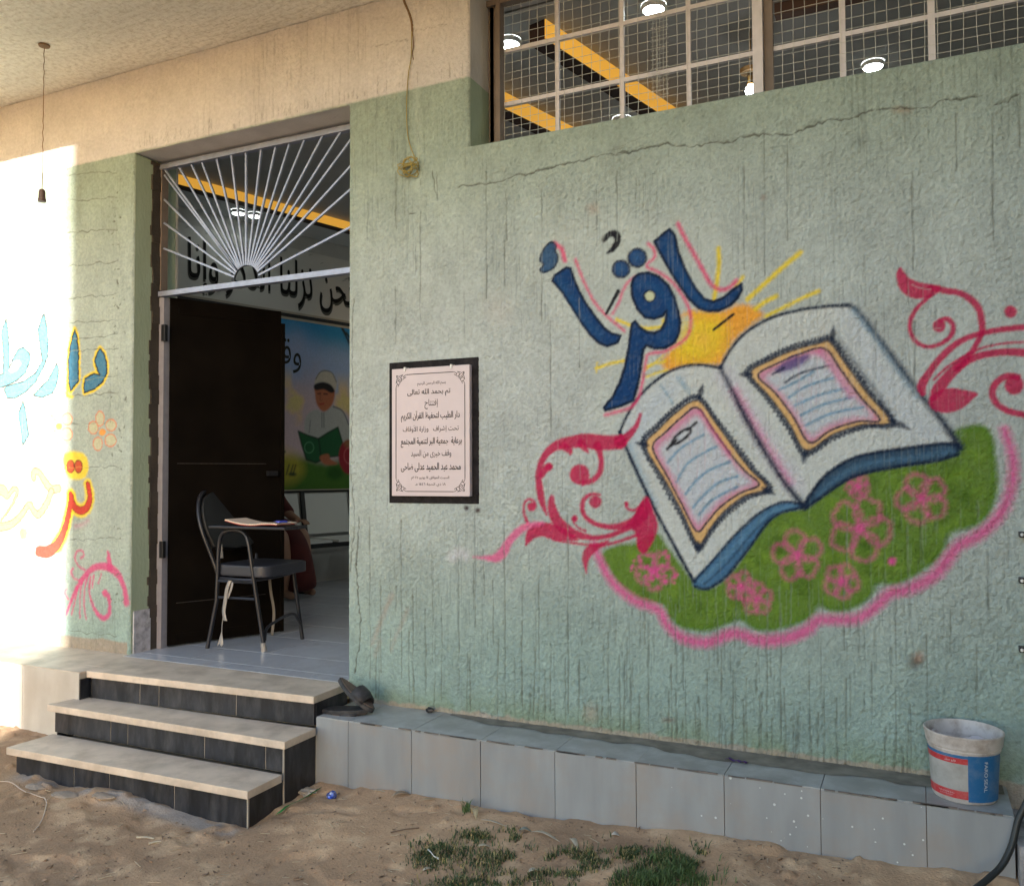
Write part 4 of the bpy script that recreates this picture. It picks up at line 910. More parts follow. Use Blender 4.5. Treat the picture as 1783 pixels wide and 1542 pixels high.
# side tiles at the right and left ends
for x, s in ((-2.532,1),):
    MB().box(x-.009,x,-.745,-.335,-.50,-.3145).build('side_tile', m_black, st); MB().box(x-.008,x+.001,-.530,-.310,-.50,-.1745).build('side_tile', m_black, st)
    MB().box(-2.548,-2.537,-.300,-.062,-.139,-.0345).build('side_tile', m_black, st)
for k, x in ((1,-3.992),(2,-3.942)): MB().box(x-.001,x+.008,-.53 if k == 1 else -.76,-.36,-.5,tops[k]).build('side_tile', m_black, st)
# ------------------------------------------------------------------ ledges with tiles
def paint_spots(m):
    nt = m.node_tree; b = nt.nodes['Principled BSDF']; lk = b.inputs['Base Color'].links[0]; src = lk.from_socket
    geo = nt.nodes.new('ShaderNodeNewGeometry'); sep = nt.nodes.new('ShaderNodeSeparateXYZ'); nt.links.new(geo.outputs['Position'], sep.inputs[0])
    v = nt.nodes.new('ShaderNodeTexVoronoi'); v.inputs['Scale'].default_value = 52; nt.links.new(geo.outputs['Position'], v.inputs['Vector'])
    wn_ = nt.nodes.new('ShaderNodeTexWhiteNoise'); nt.links.new(v.outputs['Position'], wn_.inputs[0])
    mr = nt.nodes.new('ShaderNodeMapRange'); mr.inputs[1].default_value = -1.3; mr.inputs[2].default_value = -.6; mr.inputs[3].default_value = 0; mr.inputs[4].default_value = .27
    nt.links.new(sep.outputs[0], mr.inputs[0]); mrb = nt.nodes.new('ShaderNodeMapRange'); mrb.inputs[1].default_value = -.05; mrb.inputs[2].default_value = .15; mrb.inputs[3].default_value = 1; mrb.inputs[4].default_value = .25
    nt.links.new(sep.outputs[0], mrb.inputs[0]); mm = nt.nodes.new('ShaderNodeMath'); mm.operation = 'MULTIPLY'; nt.links.new(mr.outputs[0], mm.inputs[0]); nt.links.new(mrb.outputs[0], mm.inputs[1])
    # spot radius threshold from the cell's random value
    rad = nt.nodes.new('ShaderNodeMath'); rad.operation = 'SUBTRACT'; nt.links.new(mm.outputs[0], rad.inputs[0]); nt.links.new(wn_.outputs[0], rad.inputs[1])
    lt = nt.nodes.new('ShaderNodeMath'); lt.operation = 'LESS_THAN'; nt.links.new(v.outputs['Distance'], lt.inputs[0]); nt.links.new(rad.outputs[0], lt.inputs[1])
    mx = nt.nodes.new('ShaderNodeMix'); mx.data_type = 'RGBA'; nt.links.new(lt.outputs[0], mx.inputs[0]); nt.links.new(src, mx.inputs[6]); mx.inputs[7].default_value = (.62,.66,.68,1)
    nt.links.new(mx.outputs[2], b.inputs['Base Color'])
m_ltile = mat('blue_grey_wall_tile', (.285,.305,.33), .42, var=.10, vscale=6, stretch=(2.5,2.5,.5), dirt=(.33,.27,.23), dscale=3.6, damt=.75, rnd=.07)
paint_spots(m_ltile)
m_ltop = mat('grey_ledge_top_tile', (.33,.335,.34), .38, var=.15, vscale=8, dirt=(.50,.52,.54), dscale=7, damt=.9, rnd=.04)
ZL = -.096; YL = -.312
lg = empty('ledge', (-1.2,-.15,ZL), label='low tiled ledge along the foot of the mural wall right of the steps', cat='ledge')
MB().box(-2.5305,.262,YL+.0075,-.0005,-.6,ZL-.0065).build('ledge_core', m_joint, lg)
fronts = [-2.530,-2.350,-2.015,-1.678,-1.342,-1.004,-.668,-.332,.004,.262]
for i,(a,b) in enumerate(zip(fronts[:-1], fronts[1:])):
    dz = random.uniform(-.0025,.0015)
    MB().box(a+.0013,b-.0013,YL-random.uniform(0,.0015),YL+.008,-.6,ZL-.0025+dz).build('front_tile', m_ltile, lg, bevel=.0008)
    MB().box(a+.001,b-.001,YL+.004,-.001,ZL-.006,ZL+random.uniform(-.0008,.0006)).build('top_tile', m_ltop, lg, bevel=.0008)
# chipped mortar in the long joint
lj = MB(); rj = random.Random(4)
for k in range(46):
    x = rj.uniform(-2.4,.2); L = rj.uniform(.02,.10); lj.box(x,x+L,YL-.0035,YL+.006,ZL-.0015,ZL+rj.uniform(.0005,.003))
lj.build('joint_mortar', m_joint, lg, kind='stuff')
# damp film of old cement at the back of the top
n = 110
def edge_y(x): 
    a = vnoise(np.array([x*2.7]), np.array([2.2]), 5)[0]; b_2 = vnoise(np.array([x*13.]), np.array([4.2]), 9)[0]
    return float(-.035-.11*a-.05*b_2)*float(sst(-2.2,-1.5,np.array([x]))[0])-.012
film = [(x, edge_y(x)) for x in np.linspace(-1.98,.25,n)]
pd = MB(); pd.add([(x,y,ZL+.0016) for x,y in film]+[(x,-.0005,ZL+.0016) for x,_ in film], [(i,i+1,n+i+1,n+i) for i in range(n-1)])
pd.build('cement_film', mat('dull_cement_film', (.20,.185,.16), .8, var=.35, vscale=14), lg)
# left ledge
m_ltile2 = mat('white_grey_tile_left', (.50,.48,.45), .45, var=.10, vscale=5, stretch=(2.4,2.4,.5), dirt=(.40,.35,.30), dscale=4, damt=.5)
lg2 = empty('ledge', (-5,-.2,0), label='low tiled ledge left of the entrance steps, its far part in blazing sun', cat='ledge')
YL2 = -.44
MB().box(-7.4,-3.950,YL2+.008,-.0005,-.6,-.0105).build('ledge_core', m_grout, lg2)
for i in range(8):
    b = -3.948-.44*i; a = b-.44
    MB().box(a+.0015,b-.0015,YL2,YL2+.008,-.6,-.006).build('front_tile', m_ltile2, lg2, bevel=.001)
    if i == 0:
        MB().prism([(a+.0015,YL2+.004),(b-.0015,YL2+.004),(b-.0015,-.302),(-4.078,-.302),(-4.078,-.001),(a+.0015,-.001)], -.010, -.0015).build('top_tile', m_marble, lg2)
    else: MB().box(a+.0015,b-.0015,YL2+.004,-.001,-.010,-.0015).build('top_tile', m_marble, lg2, bevel=.001)

# ================================================================== GROUND
gx = seq((-40,-8,1.2),(-8,-5.2,.06),(-5.2,.9,.0135),(.9,4,.07),(4,40,1.5)); gy = seq((-40,-5,1.4),(-5,-2.3,.05),(-2.3,-.25,.0125),(-.25,1.0,.25))
GX, GY = np.meshgrid(gx, gy, indexing='ij')
base_z = np.interp(GX, [-8,-4.2,-3.9,-2.6,-2.1,-1.4,-.9,-.3,.3,2], [-.36,-.345,-.405,-.405,-.372,-.365,-.345,-.318,-.30,-.29])
fall = sst(-.35,-1.15,GY); base_z = base_z-.065*fall*sst(-3.6,-1.5,GX)-.02*sst(-1.,-3.,GY)
near = ((GX > -7) & (GX < 2.5) & (GY > -4.5))
gz = base_z+(.042*(fbm(GX*1.6, GY*1.6, 401, 4)-.5)+.015*(fbm(GX*5, GY*5, 411, 3)-.5)+.004*(fbm(GX*28, GY*28, 421, 3)-.5))*near
clod = sst(.70,.86,fbm(GX*19, GY*19, 431, 2))*sst(.45,.62,fbm(GX*2.1, GY*2.1, 441, 3)); gz += .016*clod*near; gz -= .012*near*sst(.60,.70,fbm(GX*4.2, GY*6.5, 447, 3))
# rough lumps against the foot of the steps and the ledge
skirt = np.exp(-((GY+.80)/.055)**2)*sst(-3.95,-3.8,GX)*(1-sst(-2.62,-2.5,GX)); gz += .016*skirt*sst(.42,.62,fbm(GX*9, GY*9, 451, 3))
skirt2 = np.exp(-((GY-YL)/.06)**2)*sst(-2.55,-2.5,GX); gz += .018*skirt2*fbm(GX*14, GY*14, 461, 3)
soil = np.array([.50,.34,.22]); soil2 = np.array([.37,.25,.165]); soil3 = np.array([.58,.42,.28])
nA = fbm(GX*1.7, GY*1.7, 471, 4); nB = fbm(GX*12, GY*12, 481, 4)
gc_ = mixc(soil*np.ones((*GX.shape,3)), soil2, sst(.42,.65,nA)); gc_ = mixc(gc_, soil3, sst(.55,.75,nB)*.6)
gc_ = mixc(gc_, np.array([.20,.13,.08]), sst(-3.2,-3.9,GX)*sst(-.5,-1.2,GY)*.55)
gc_ = mixc(gc_, np.array([.34,.31,.29]), np.clip(skirt*1.3,0,1)*sst(.45,.6,nB)*.8)
gm = np.ones((len(gx)-1, len(gy)-1), bool)
m_soil = attr_mat('sandy_soil', .95, .004, 110., .1)
ground = grid_mesh('ground', np.stack([GX, GY, gz], -1), gm, m_soil, None, np.clip(gc_*(1+.25*(nB-.5))[...,None],0,1)); tag(ground, kind='structure')
def gheight(x, y):
    i = min(max(np.searchsorted(gx, x)-1, 0), len(gx)-2); j = min(max(np.searchsorted(gy, y)-1, 0), len(gy)-2)
    tx = (x-gx[i])/(gx[i+1]-gx[i]); ty = (y-gy[j])/(gy[j+1]-gy[j])
    return float((gz[i,j]*(1-tx)+gz[i+1,j]*tx)*(1-ty)+(gz[i,j+1]*(1-tx)+gz[i+1,j+1]*tx)*ty)
def onground(u, v):
    z = -.4
    for _ in range(6): p = onflat(u, v, z); z = gheight(p[0], p[1])
    return np.array([p[0], p[1], z])
# grass
def grass(name, spots, n, hmin, hmax, seed, m, **k):
    r = random.Random(seed); V = []; Fc = []
    for _ in range(n):
        u, v, su, sv = r.choice(spots); p = onground(r.gauss(u, su), min(r.gauss(v, sv), 1700)); x, y, z = p
        if y > YL-.01: continue
        if n > 100 and vnoise(np.array([x*22.]), np.array([y*22.]), 77)[0]*.6+vnoise(np.array([x*7.]), np.array([y*7.]), 78)[0]*.5 < r.uniform(.42,.62): continue
        h = r.uniform(hmin, hmax); a = r.uniform(0, 6.28); w = r.uniform(.0012,.0026); lean = r.uniform(.1,1.1)*h
        dx, dy = math.cos(a), math.sin(a); px, py = -dy*w, dx*w; b = len(V)
        V += [(x-px,y-py,z-.004),(x+px,y+py,z-.004),(x+dx*lean*.4+px*.8,y+dy*lean*.4+py*.8,z+h*.6),(x+dx*lean*.4-px*.8,y+dy*lean*.4-py*.8,z+h*.6),(x+dx*lean,y+dy*lean,z+h*r.uniform(.7,1))]
        Fc += [(b,b+1,b+2,b+3),(b+3,b+2,b+4)]
    me = bpy.data.meshes.new(name); me.from_pydata(V, [], Fc); me.materials.append(m); o = bpy.data.objects.new(name, me); COL.objects.link(o); return tag(o, **k)
m_gr = mat('grass_green', (.055,.095,.035), .6, var=.5, vscale=30); m_gr2 = mat('grass_fresh', (.085,.14,.045), .6, var=.4, vscale=30)
gs = [(770,1470,28,12),(800,1490,35,14),(745,1495,16,10),(865,1500,26,12),(920,1495,26,12),(980,1495,26,12),(1030,1495,22,10),(870,1535,40,10),(960,1530,40,10),(890,1455,12,5),(830,1455,14,5),(1095,1485,9,6),(1150,1500,20,14),(1180,1515,25,16),(1120,1530,36,14),(1210,1500,12,10),(1050,1530,36,12),(790,1545,30,10),(1190,1480,10,8)]
grass('grass', gs, 8000, .007, .025, 1, m_gr, label='patches of short dark green grass on the sand in front of the tiled ledge', cat='grass', kind='stuff')
grass('grass', [(1165,1510,30,16),(1200,1525,26,12),(1140,1535,36,10)], 2000, .014, .042, 2, m_gr2, label='longer brighter grass tuft at the lower edge beside the ledge', cat='grass', kind='stuff')
grass('dry_grass', gs, 2600, .008, .030, 5, mat('grass_straw', (.34,.28,.13), .7, var=.3, vscale=30), label='dry straw coloured blades among the green grass patches', cat='grass', kind='stuff')
grass('weed', [(695,1374,5,2)], 60, .02, .055, 3, m_gr2, label='tiny weed sprouting at the foot of the ledge near the steps', cat='weed')
grass('weed', [(812,1412,5,2)], 60, .02, .05, 4, m_gr2, label='tiny weed at the foot of the ledge above the curled dry leaf', cat='weed')
# grit, straw and pebbles
def litter(name, n, seed, m, kind_, smin, smax, lab, cat, aspect=1.0):
    r = random.Random(seed); b = MB()
    for _ in range(n):
        p = onground(r.uniform(-60,1500), r.uniform(1360,1600))
        if p[1] > -.33 or (-4.0 < p[0] < -2.5 and p[1] > -.84): continue
        s = r.uniform(smin, smax); a = r.uniform(0,6.28); l = s*aspect*r.uniform(.5,1.4)
        d = Vector((math.cos(a),math.sin(a),r.uniform(-.1,.2)))*l; q = Vector(p)
        if aspect > 2: b.bar(q+Vector((0,0,s*.5)), q+d+Vector((0,0,s*.5)), s, s*.6)
        else:
            vs = [q+Vector((r.uniform(-s,s),r.uniform(-s,s),r.uniform(-.3*s,s*.8))) for _ in range(6)]
            b.add(vs, [(0,1,2),(0,2,3),(0,3,4),(0,4,1),(5,2,1),(5,3,2),(5,4,3),(5,1,4)])
    return b.build(name, m, None, label=lab, cat=cat, kind='stuff')
litter('pebbles', 2600, 21, mat('dark_grit', (.24,.17,.12), .95, var=.6, vscale=40), 0, .0015, .007, 'small clods and grit scattered over the sandy ground', 'grit')
litter('clods', 260, 23, mat('soil_clod', (.30,.205,.14), .95, var=.4, vscale=40, bump=.002), 0, .006, .016, 'larger crumbly clods of earth scattered over the sandy ground', 'clods')
litter('straw', 320, 22, mat('dry_straw', (.50,.40,.28), .8, var=.3, vscale=40), 0, .0018, .003, 'bits of dry straw and twig scattered over the sandy ground', 'straw', 14)

# ================================================================== PLAQUE
pq = empty('plaque', (-2.09,-.01,1.22), label='pale pink marble plaque with Arabic inscription on a black painted board', cat='plaque')
m_pblk = mat('black_board', (.010,.008,.010), .7, var=.5, vscale=20, dirt=(.07,.06,.06), dscale=30, damt=.3, spec=.2, bump=.002)
bq = (onwall(677.8,750,-.013)[0], onwall(833.3,750,-.013)[0])
MB().prism([(bq[0],-.013),(bq[1],-.013),(bq[1],.002),(bq[0],.002)], .878, 1.560).build('backing_board', m_pblk, pq, bevel=.0015)
px0, px1, pz_0, pz_1 = onwall(682.3,750,-.040)[0], onwall(817.5,750,-.040)[0], onwall(684,863,-.040)[2], onwall(683,643,-.040)[2]
MB().box(px0,px1,-.040,-.0135,pz_0,pz_1).build('marble_slab', mat('pink_marble', (.62,.53,.56), .35, var=.03, vscale=12), pq, bevel=.002)
PY = -.0412
xm = (px0+px1)/2
for x in (px0+.070, px1-.10):
    MB().box(x,x+.010,-.046,-.012,pz_1-.014,pz_1+.006).build('clip', m_white, pq, bevel=.002)
# border lines and corner scrolls
bd = MB(); e0, e1, f0, f1 = px0+.024, px1-.024, pz_0+.022, pz_1-.030; w = .0016; cg = .062
bd.box(e0+cg,e1-cg,PY,-.0395,f1-w,f1+w).box(e0+cg,e1-cg,PY,-.0395,f0-w,f0+w).box(e0-w,e0+w,PY,-.0395,f0+cg,f1-cg).box(e1-w,e1+w,PY,-.0395,f0+cg,f1-cg)
bd.build('border_line', m_ink, pq)
for sx, sz, cx_, cz_ in ((1,-1,e0,f1),(-1,-1,e1,f1),(1,1,e0,f0),(-1,1,e1,f0)):
    s_ = MB()
    def cur(P, r=.0013):
        Q = catmull(P, 5); s_.tube([(cx_+sx*a*.001, -.0402, cz_+sz*b*.001) for a, b in Q], r, 5)
    cur([(0,62),(2,52),(10,44),(16,50),(10,56)]); cur([(62,0),(52,2),(44,10),(50,16),(56,10)])
    cur([(0,40),(6,30),(18,30),(22,40),(12,46),(6,38)]); cur([(40,0),(30,6),(30,18),(40,22),(46,12),(38,6)])
    cur([(2,6),(10,22),(26,34),(30,20),(18,8),(4,2)]); cur([(2,2),(12,14),(22,24),(34,28)]); cur([(4,20),(2,30),(0,40)]); cur([(20,4),(30,2),(40,0)])
    s_.build('corner_scroll', m_ink, pq)
def pl(u, v): q = onwall(u, v, PY); return q[0], q[2]
# row centre, width and height measured on the zoomed crop (640,600, k=5.139)
for txt, cx_, cy_, w, h, bold in (('بسم الله الرحمن الرحيم',572,345,255,40,.0),('تم بحمد الله تعالى',548,428,385,72,.018),('إفتتاح',570,530,120,88,.0),('دار الطيب لتحفيظ القرآن الكريم',562,638,525,98,.03),
      ('تحت إشراف / وزارة الأوقاف',566,752,500,72,.0),('برعاية/ جمعية البر لتنمية المجتمع',570,872,545,88,.035),('وقف خيرى من السيد',568,975,360,72,.0),('محمد عبد الحميد عدلى ضاحى',566,1096,535,84,.035),
      ('السبت الموافق ١٤ يونيو ٢٠٢٥م',560,1192,340,36,.006),('١٨ ذي الحجة ١٤٤٦ هـ',562,1252,275,36,.006)):
    u, v = 640+cx_/5.139, 600+cy_/5.139; x, z = pl(u, v); xa, _ = pl(u-w/2/5.139, v); xb, _ = pl(u+w/2/5.139, v); _, za_ = pl(u, v-h/2/5.139); _, zb_ = pl(u, v+h/2/5.139)
    put_text(shape_ar(txt), ((xa+xb)/2, PY, z), (1,0,0), (0,0,1), m_ink, pq, xb-xa, za_-zb_, bold)

# ================================================================== CABLES
m_cab = mat('yellow_cable', (.33,.26,.07), .5); m_cab2 = mat('brown_cable', (.20,.12,.06), .7)
cb = empty('cable', (-2.15,-.02,3.1), label='thin yellow cable hanging down the wall and ending in a tangled coil', cat='cable')
def wl(u, v, y): q = onwall(u, v, y); return (q[0], y, q[2])
MB().tube([wl(a,b,-.012) for a,b in catmull([(700,-30),(703,0),(712,22),(717,40),(718,56)],4)], .006, 6).build('sheath', m_cab2, cb)
MB().tube([wl(a,b,-.022) for a,b in catmull([(717,55),(716,100),(711,130),(708,180),(709,225),(713,250),(721,272),(723,280)],5)], .0024, 6).build('drop', m_cab, cb)
MB().tube([wl(a,b,-.018) for a,b in catmull([(718,55),(720,80),(718,92),(720,104)],4)], .0022, 6).build('loose_end', m_cab2, cb)
co_ = MB(); rc = random.Random(8)
C0 = onwall(712,291,-.035)
pts = []
for i in range(74):
    t = i*.52; rr_ = .042*(1+.35*math.sin(t*.37)); tilt = .9*math.sin(t*.11)
    pts.append((C0[0]+rr_*math.cos(t)*(.95), -.035+.020*math.sin(t*1.3+1), C0[2]-.004+rr_*math.sin(t+.5*math.sin(t*.2))*(.25+.75*abs(math.sin(t*.17)))+.006*math.sin(t*1.7)))
co_.tube(pts, .0026, 6); co_.tube([(C0[0]-.055,-.04,C0[2]-.004),(C0[0]-.01,-.045,C0[2]+.002),(C0[0]+.04,-.04,C0[2]+.010)], .0026, 6)
co_.tube([wl(a,b,-.04) for a,b in catmull([(723,280),(716,274),(703,282),(702,288),(712,286),(726,278),(724,274)],4)], .0026, 6)
co_.build('coil', m_cab, cb)
# pendant bulb under the canopy, hanging in the sun
s1 = onflat(77,79,TOPZ)
def z_at(x, y, v):            # height of the point above (x, y) that shows at row v
    lo_, hi_ = -1, 4
    for _ in range(40):
        m_ = (lo_+hi_)/2; d = np.array([x,y,m_])-CAM; vv = CY-FPX*np.dot(d,UP)/np.dot(d,FW)
        if vv > v: lo_ = m_
        else: hi_ = m_
    return m_
zb_ = z_at(s1[0], s1[1], 330)
pd_ = empty('pendant_lamp', (s1[0],s1[1],TOPZ), label='empty dark lamp holder hanging on a thin wire from the canopy at the left', cat='lamp')
MB().lathe([(.030,TOPZ),(.028,TOPZ-.008),(.0005,TOPZ-.012)], 18, (s1[0],s1[1])).build('ceiling_rose', m_cab2, pd_)
MB().tube([(s1[0]+.0015*math.sin(i*2.),s1[1]+.0015*math.cos(i*1.7),TOPZ-.01-(TOPZ-.01-zb_)*i/40) for i in range(41)], .0022, 5).build('wire', m_cab2, pd_)
MB().lathe([(.0005,zb_+.002),(.012,zb_),(.017,zb_-.012),(.018,zb_-.05),(.021,zb_-.052),(.021,zb_-.068),(.0005,zb_-.070)], 18, (s1[0],s1[1])).build('holder', mat('dark_bakelite', (.10,.06,.05), .5), pd_)

# ================================================================== BUCKET
bc = onflat(1683,1390,ZL); bx, by = bc[0]-.004, -.165
bz = ZL+.001; Hb = .262
bk = empty('bucket', (bx,by,bz), label='used white paint bucket with red and blue label, caked rim, standing on the ledge', cat='bucket')
m_bw = mat('bucket_plastic', (.56,.52,.51), .5, var=.12, dirt=(.25,.19,.16), dscale=16, damt=.85)
# lean follows the uneven ledge: very slight
prof = [(.0005,0),(.108,0),(.112,.006),(.1165,.09),(.121,.17),(.1225,.198)]
MB().lathe([(r,bz+z) for r,z in prof], 48, (bx,by)).build('body', m_bw, bk)
MB().lathe([(.1225,bz+.1985),(.127,bz+.200),(.1275,bz+.204),(.1245,bz+.206),(.125,bz+.212),(.132,bz+.216),(.137,bz+.255),(.139,bz+.258),(.139,bz+.264),(.135,bz+.266),(.131,bz+.262),(.124,bz+.20),(.115,bz+.12)], 48, (bx,by)).build('rim', m_bw, bk)
cont = MB(); n = 40; V = [(bx,by,bz+.17)]
for j in range(1,9):
    for k in range(n):
        a = 2*math.pi*k/n; r = .117*j/8; zz = bz+.185+.03*math.sin(2.1*a+1)*j/8+.016*math.sin(5*a+j)*(j/8)+(.030 if j >= 7 else 0)*(.6+.5*math.sin(a*1.0-1.0)); V.append((bx+r*math.cos(a),by+r*math.sin(a),zz))
Fc = [(0,1+k,1+(k+1)%n) for k in range(n)]+[(1+j*n+k,1+(j+1)*n+k,1+(j+1)*n+(k+1)%n,1+j*n+(k+1)%n) for j in range(7) for k in range(n)]
cont.add(V, Fc); cont.smooth = True; cont.build('dried_filler', mat('dried_filler', (.66,.62,.66), .85, var=.15, vscale=25, bump=.004, dirt=(.25,.17,.14), dscale=18, damt=.6), bk)
def wrap(a0, a1, z0, z1, m_, name, off=.0006, nn=18):
    b = MB(); V = []; 
    for i in range(nn+1):
        a = math.radians(a0+(a1-a0)*i/nn)
        for z in np.linspace(z0, z1, 5):
            r = np.interp(z, [0,.006,.09,.17,.198], [.108,.112,.1165,.121,.1225])+off; V.append((bx+r*math.cos(a), by+r*math.sin(a), bz+z))
    b.add(V, [(i*5+j,(i+1)*5+j,(i+1)*5+j+1,i*5+j+1) for i in range(nn) for j in range(4)]); b.smooth = True
    return b.build(name, m_, bk)
m_lblue = mat('label_blue', (.018,.13,.33), .45, dirt=(.25,.30,.36), dscale=22, damt=.35); m_lred = mat('label_red', (.50,.035,.045), .45, dirt=(.5,.35,.33), dscale=30, damt=.4); m_lwh = mat('label_white', (.42,.42,.42), .5, var=.12, dirt=(.25,.24,.22), dscale=20, damt=.6)
# camera sees azimuths around the direction from bucket to camera
az = math.degrees(math.atan2(CAM[1]-by, CAM[0]-bx))
wrap(az-86, az+6, .020, .192, m_lwh, 'label', .0016); wrap(az-86, az+6, .158, .180, m_lred, 'label_band', .0022); wrap(az-86,az+6,.1805,.192,m_lblue,'label_band',.0022); wrap(az-86, az+6, .020, .052, m_lred, 'label_band', .0022)
wrap(az+6, az+75, .012, .194, m_lblue, 'label_panel', .0022)
def wraptext(body, a_mid, z_mid, width, height, vertical, col, bold=0.):
    me = text_mesh(body, width, height, bold)
    if me is None: return
    n = len(me.vertices); co = np.zeros(n*3, np.float32); me.vertices.foreach_get('co', co); co = co.reshape(-1,3)
    if vertical: t, h = co[:,1], -co[:,0]      # reads downwards
    else: t, h = co[:,0], co[:,1]
    z = z_mid+h; r = np.interp(z, [0,.006,.09,.17,.198], [.108,.112,.1165,.121,.1225])+.0034
    a = math.radians(a_mid)+t/r
    w = np.stack([bx+r*np.cos(a), by+r*np.sin(a), bz+z], -1); me.vertices.foreach_set('co', w.astype(np.float32).ravel()); me.update(); me.materials.append(col)
    o = bpy.data.objects.new('lettering', me); COL.objects.link(o); parent(o, bk)
m_lt = mat('label_white_print', (.60,.64,.68), .5)
wraptext('FARO', az+36, .142, .060, .013, True, m_lt, .02); wraptext('SEAL', az+36, .080, .052, .013, True, m_lt)
wraptext(shape_ar('فارو سيل'), az-22, .1690, .040, .010, False, m_lt); wraptext(shape_ar('مادة عازلة للرطوبة'), az-32, .040, .062, .006, False, m_lt); wraptext(shape_ar('جاهزة للاستخدام'), az-32, .031, .050, .005, False, m_lt)

bk.scale = (.905,.905,.85)

# ================================================================== CHAIR with writing tablet
m_chf = mat('black_chair_tube', (.035,.036,.045), .35, metal=.5); m_pad = mat('dark_blue_vinyl', (.035,.037,.05), .45, var=.1); m_pad2 = mat('black_back_vinyl', (.012,.012,.014), .5)
l1, l2, l3, l4 = [np.array(q) for q in ((-3.80,.30,0),(-3.425,.365,0),(-3.465,.75,0),(-3.88,.74,0))]
ch = empty('tablet_chair', (-3.64,.54,0), label='black padded chair with a writing tablet standing just inside the doorway', cat='chair')
def V3(p, dz=0, dx=0, dy=0): return (p[0]+dx, p[1]+dy, p[2]+dz)
def sm(P, n=6): return [tuple(q) for q in catmull(P, n)]
# near side: two legs joined by an arch under the tablet
MB().tube([V3(l1),(-3.745,.315,.28),(-3.742,.32,.45)], .0125, 10).build('leg', m_chf, ch)
MB().tube([V3(l2),(-3.465,.345,.28),(-3.49,.335,.45)], .0125, 10).build('leg', m_chf, ch)
MB().tube(sm([(-3.742,.32,.45),(-3.735,.32,.60),(-3.715,.32,.665),(-3.67,.32,.69),(-3.60,.325,.695),(-3.55,.33,.675),(-3.52,.33,.62),(-3.49,.335,.45)]), .0125, 10).build('arm_arch', m_chf, ch)
MB().tube([V3(l3),(-3.50,.70,.44)], .0125, 10).build('leg', m_chf, ch)
MB().tube([V3(l4),(-3.80,.70,.44)], .0125, 10).build('leg', m_chf, ch)
MB().tube([(-3.743,.318,.30),(-3.478,.338,.30)], .008, 8).tube([(-3.743,.318,.395),(-3.483,.338,.395)], .009, 8).build('stretcher', m_chf, ch)
MB().tube(sm([(-3.43,.37,.06),(-3.445,.40,.12),(-3.45,.48,.15),(-3.46,.60,.17),(-3.465,.68,.16),(-3.467,.74,.08)]), .009, 8).build('stretcher', m_chf, ch)
MB().tube(sm([(-3.742,.33,.41),(-3.74,.72,.42),(-3.49,.70,.42),(-3.48,.345,.41),(-3.742,.33,.41)],4), .010, 8).build('seat_frame', m_chf, ch)
def rounded(cx, cy, w, d, r=.06, n=5):
    P = []
    for sx, sy, a0 in ((1,1,0),(-1,1,90),(-1,-1,180),(1,-1,270)):
        for i in range(n+1):
            a = math.radians(a0+90*i/n); P.append((cx+sx*(w/2-r)+r*math.cos(a), cy+sy*(d/2-r)+r*math.sin(a)))
    return P
MB().prism(rounded(-3.60,.535,.41,.41,.07), .425, .49).build('seat', m_pad, ch, bevel=.015)
# backrest: padded oval in a tube hoop, leaning back
def bk_pt(t, z): return (-3.79-.17*(z-.45)/.5+.0, .535+t, z)
hoop = [bk_pt(-.17,.42),bk_pt(-.19,.55),bk_pt(-.215,.70),bk_pt(-.20,.82),bk_pt(-.14,.905),bk_pt(0,.94),bk_pt(.14,.905),bk_pt(.20,.82),bk_pt(.215,.70),bk_pt(.19,.55),bk_pt(.17,.42)]
MB().tube(sm(hoop), .0125, 10).build('back_hoop', m_chf, ch)
ring = sm([bk_pt(-.17,.58),bk_pt(-.20,.70),bk_pt(-.185,.82),bk_pt(-.13,.885),bk_pt(0,.92),bk_pt(.13,.885),bk_pt(.185,.82),bk_pt(.20,.70),bk_pt(.17,.58),bk_pt(0,.56)],3)
b_ = MB(); n = len(ring); d = Vector((.025,0,.008)); b_.add([Vector(q)+d for q in ring]+[Vector(q)-d for q in ring], [tuple(range(n)),tuple(range(2*n-1,n-1,-1))]+[(i,(i+1)%n,n+(i+1)%n,n+i) for i in range(n)])
b_.build('backrest', m_pad2, ch, bevel=.006)
tb = MB().prism([(-3.74,.24),(-3.20,.26),(-3.17,.34),(-3.20,.46),(-3.45,.50),(-3.62,.46),(-3.74,.36)], .708, .724); tb.build('writing_tablet', m_chf, ch, bevel=.005)
m_rib = mat('torn_clear_tape', (.30,.28,.27), .35)
def ribbon(P, w, m_, name, par, ax=(1,0,0), **k):
    b = MB(); ax = Vector(ax); V = []
    for q in P: V += [Vector(q)-ax*w/2, Vector(q)+ax*w/2]
    b.add(V, [(2*i,2*i+1,2*i+3,2*i+2) for i in range(len(P)-1)]); b.smooth = True; o = b.build(name, m_, par, **k)
    md = o.modifiers.new('thickness', 'SOLIDIFY'); md.thickness = .0012; return o
ribbon(sm([(-3.64,.318,.41),(-3.655,.305,.36),(-3.67,.305,.28),(-3.675,.30,.22),(-3.66,.298,.17)]), .026, m_rib, 'hanging_tape', ch)
ribbon(sm([(-3.635,.325,.41),(-3.63,.312,.36),(-3.655,.308,.30)]), .018, m_rib, 'hanging_tape', ch)
MB().tube(sm([(-3.67,.30,.24),(-3.685,.298,.15),(-3.685,.296,.10)],3), .0025, 5).build('hanging_tape', m_rib, ch)
b_ = MB(); b_.add([(-3.685,.296,.11),(-3.715,.29,.02),(-3.70,.295,.035),(-3.685,.292,.02),(-3.672,.297,.035),(-3.665,.29,.045)], [(0,1,2),(0,2,3),(0,3,4),(0,4,5)]); o = b_.build('hanging_tape', m_rib, ch); md = o.modifiers.new('t','SOLIDIFY'); md.thickness = .002
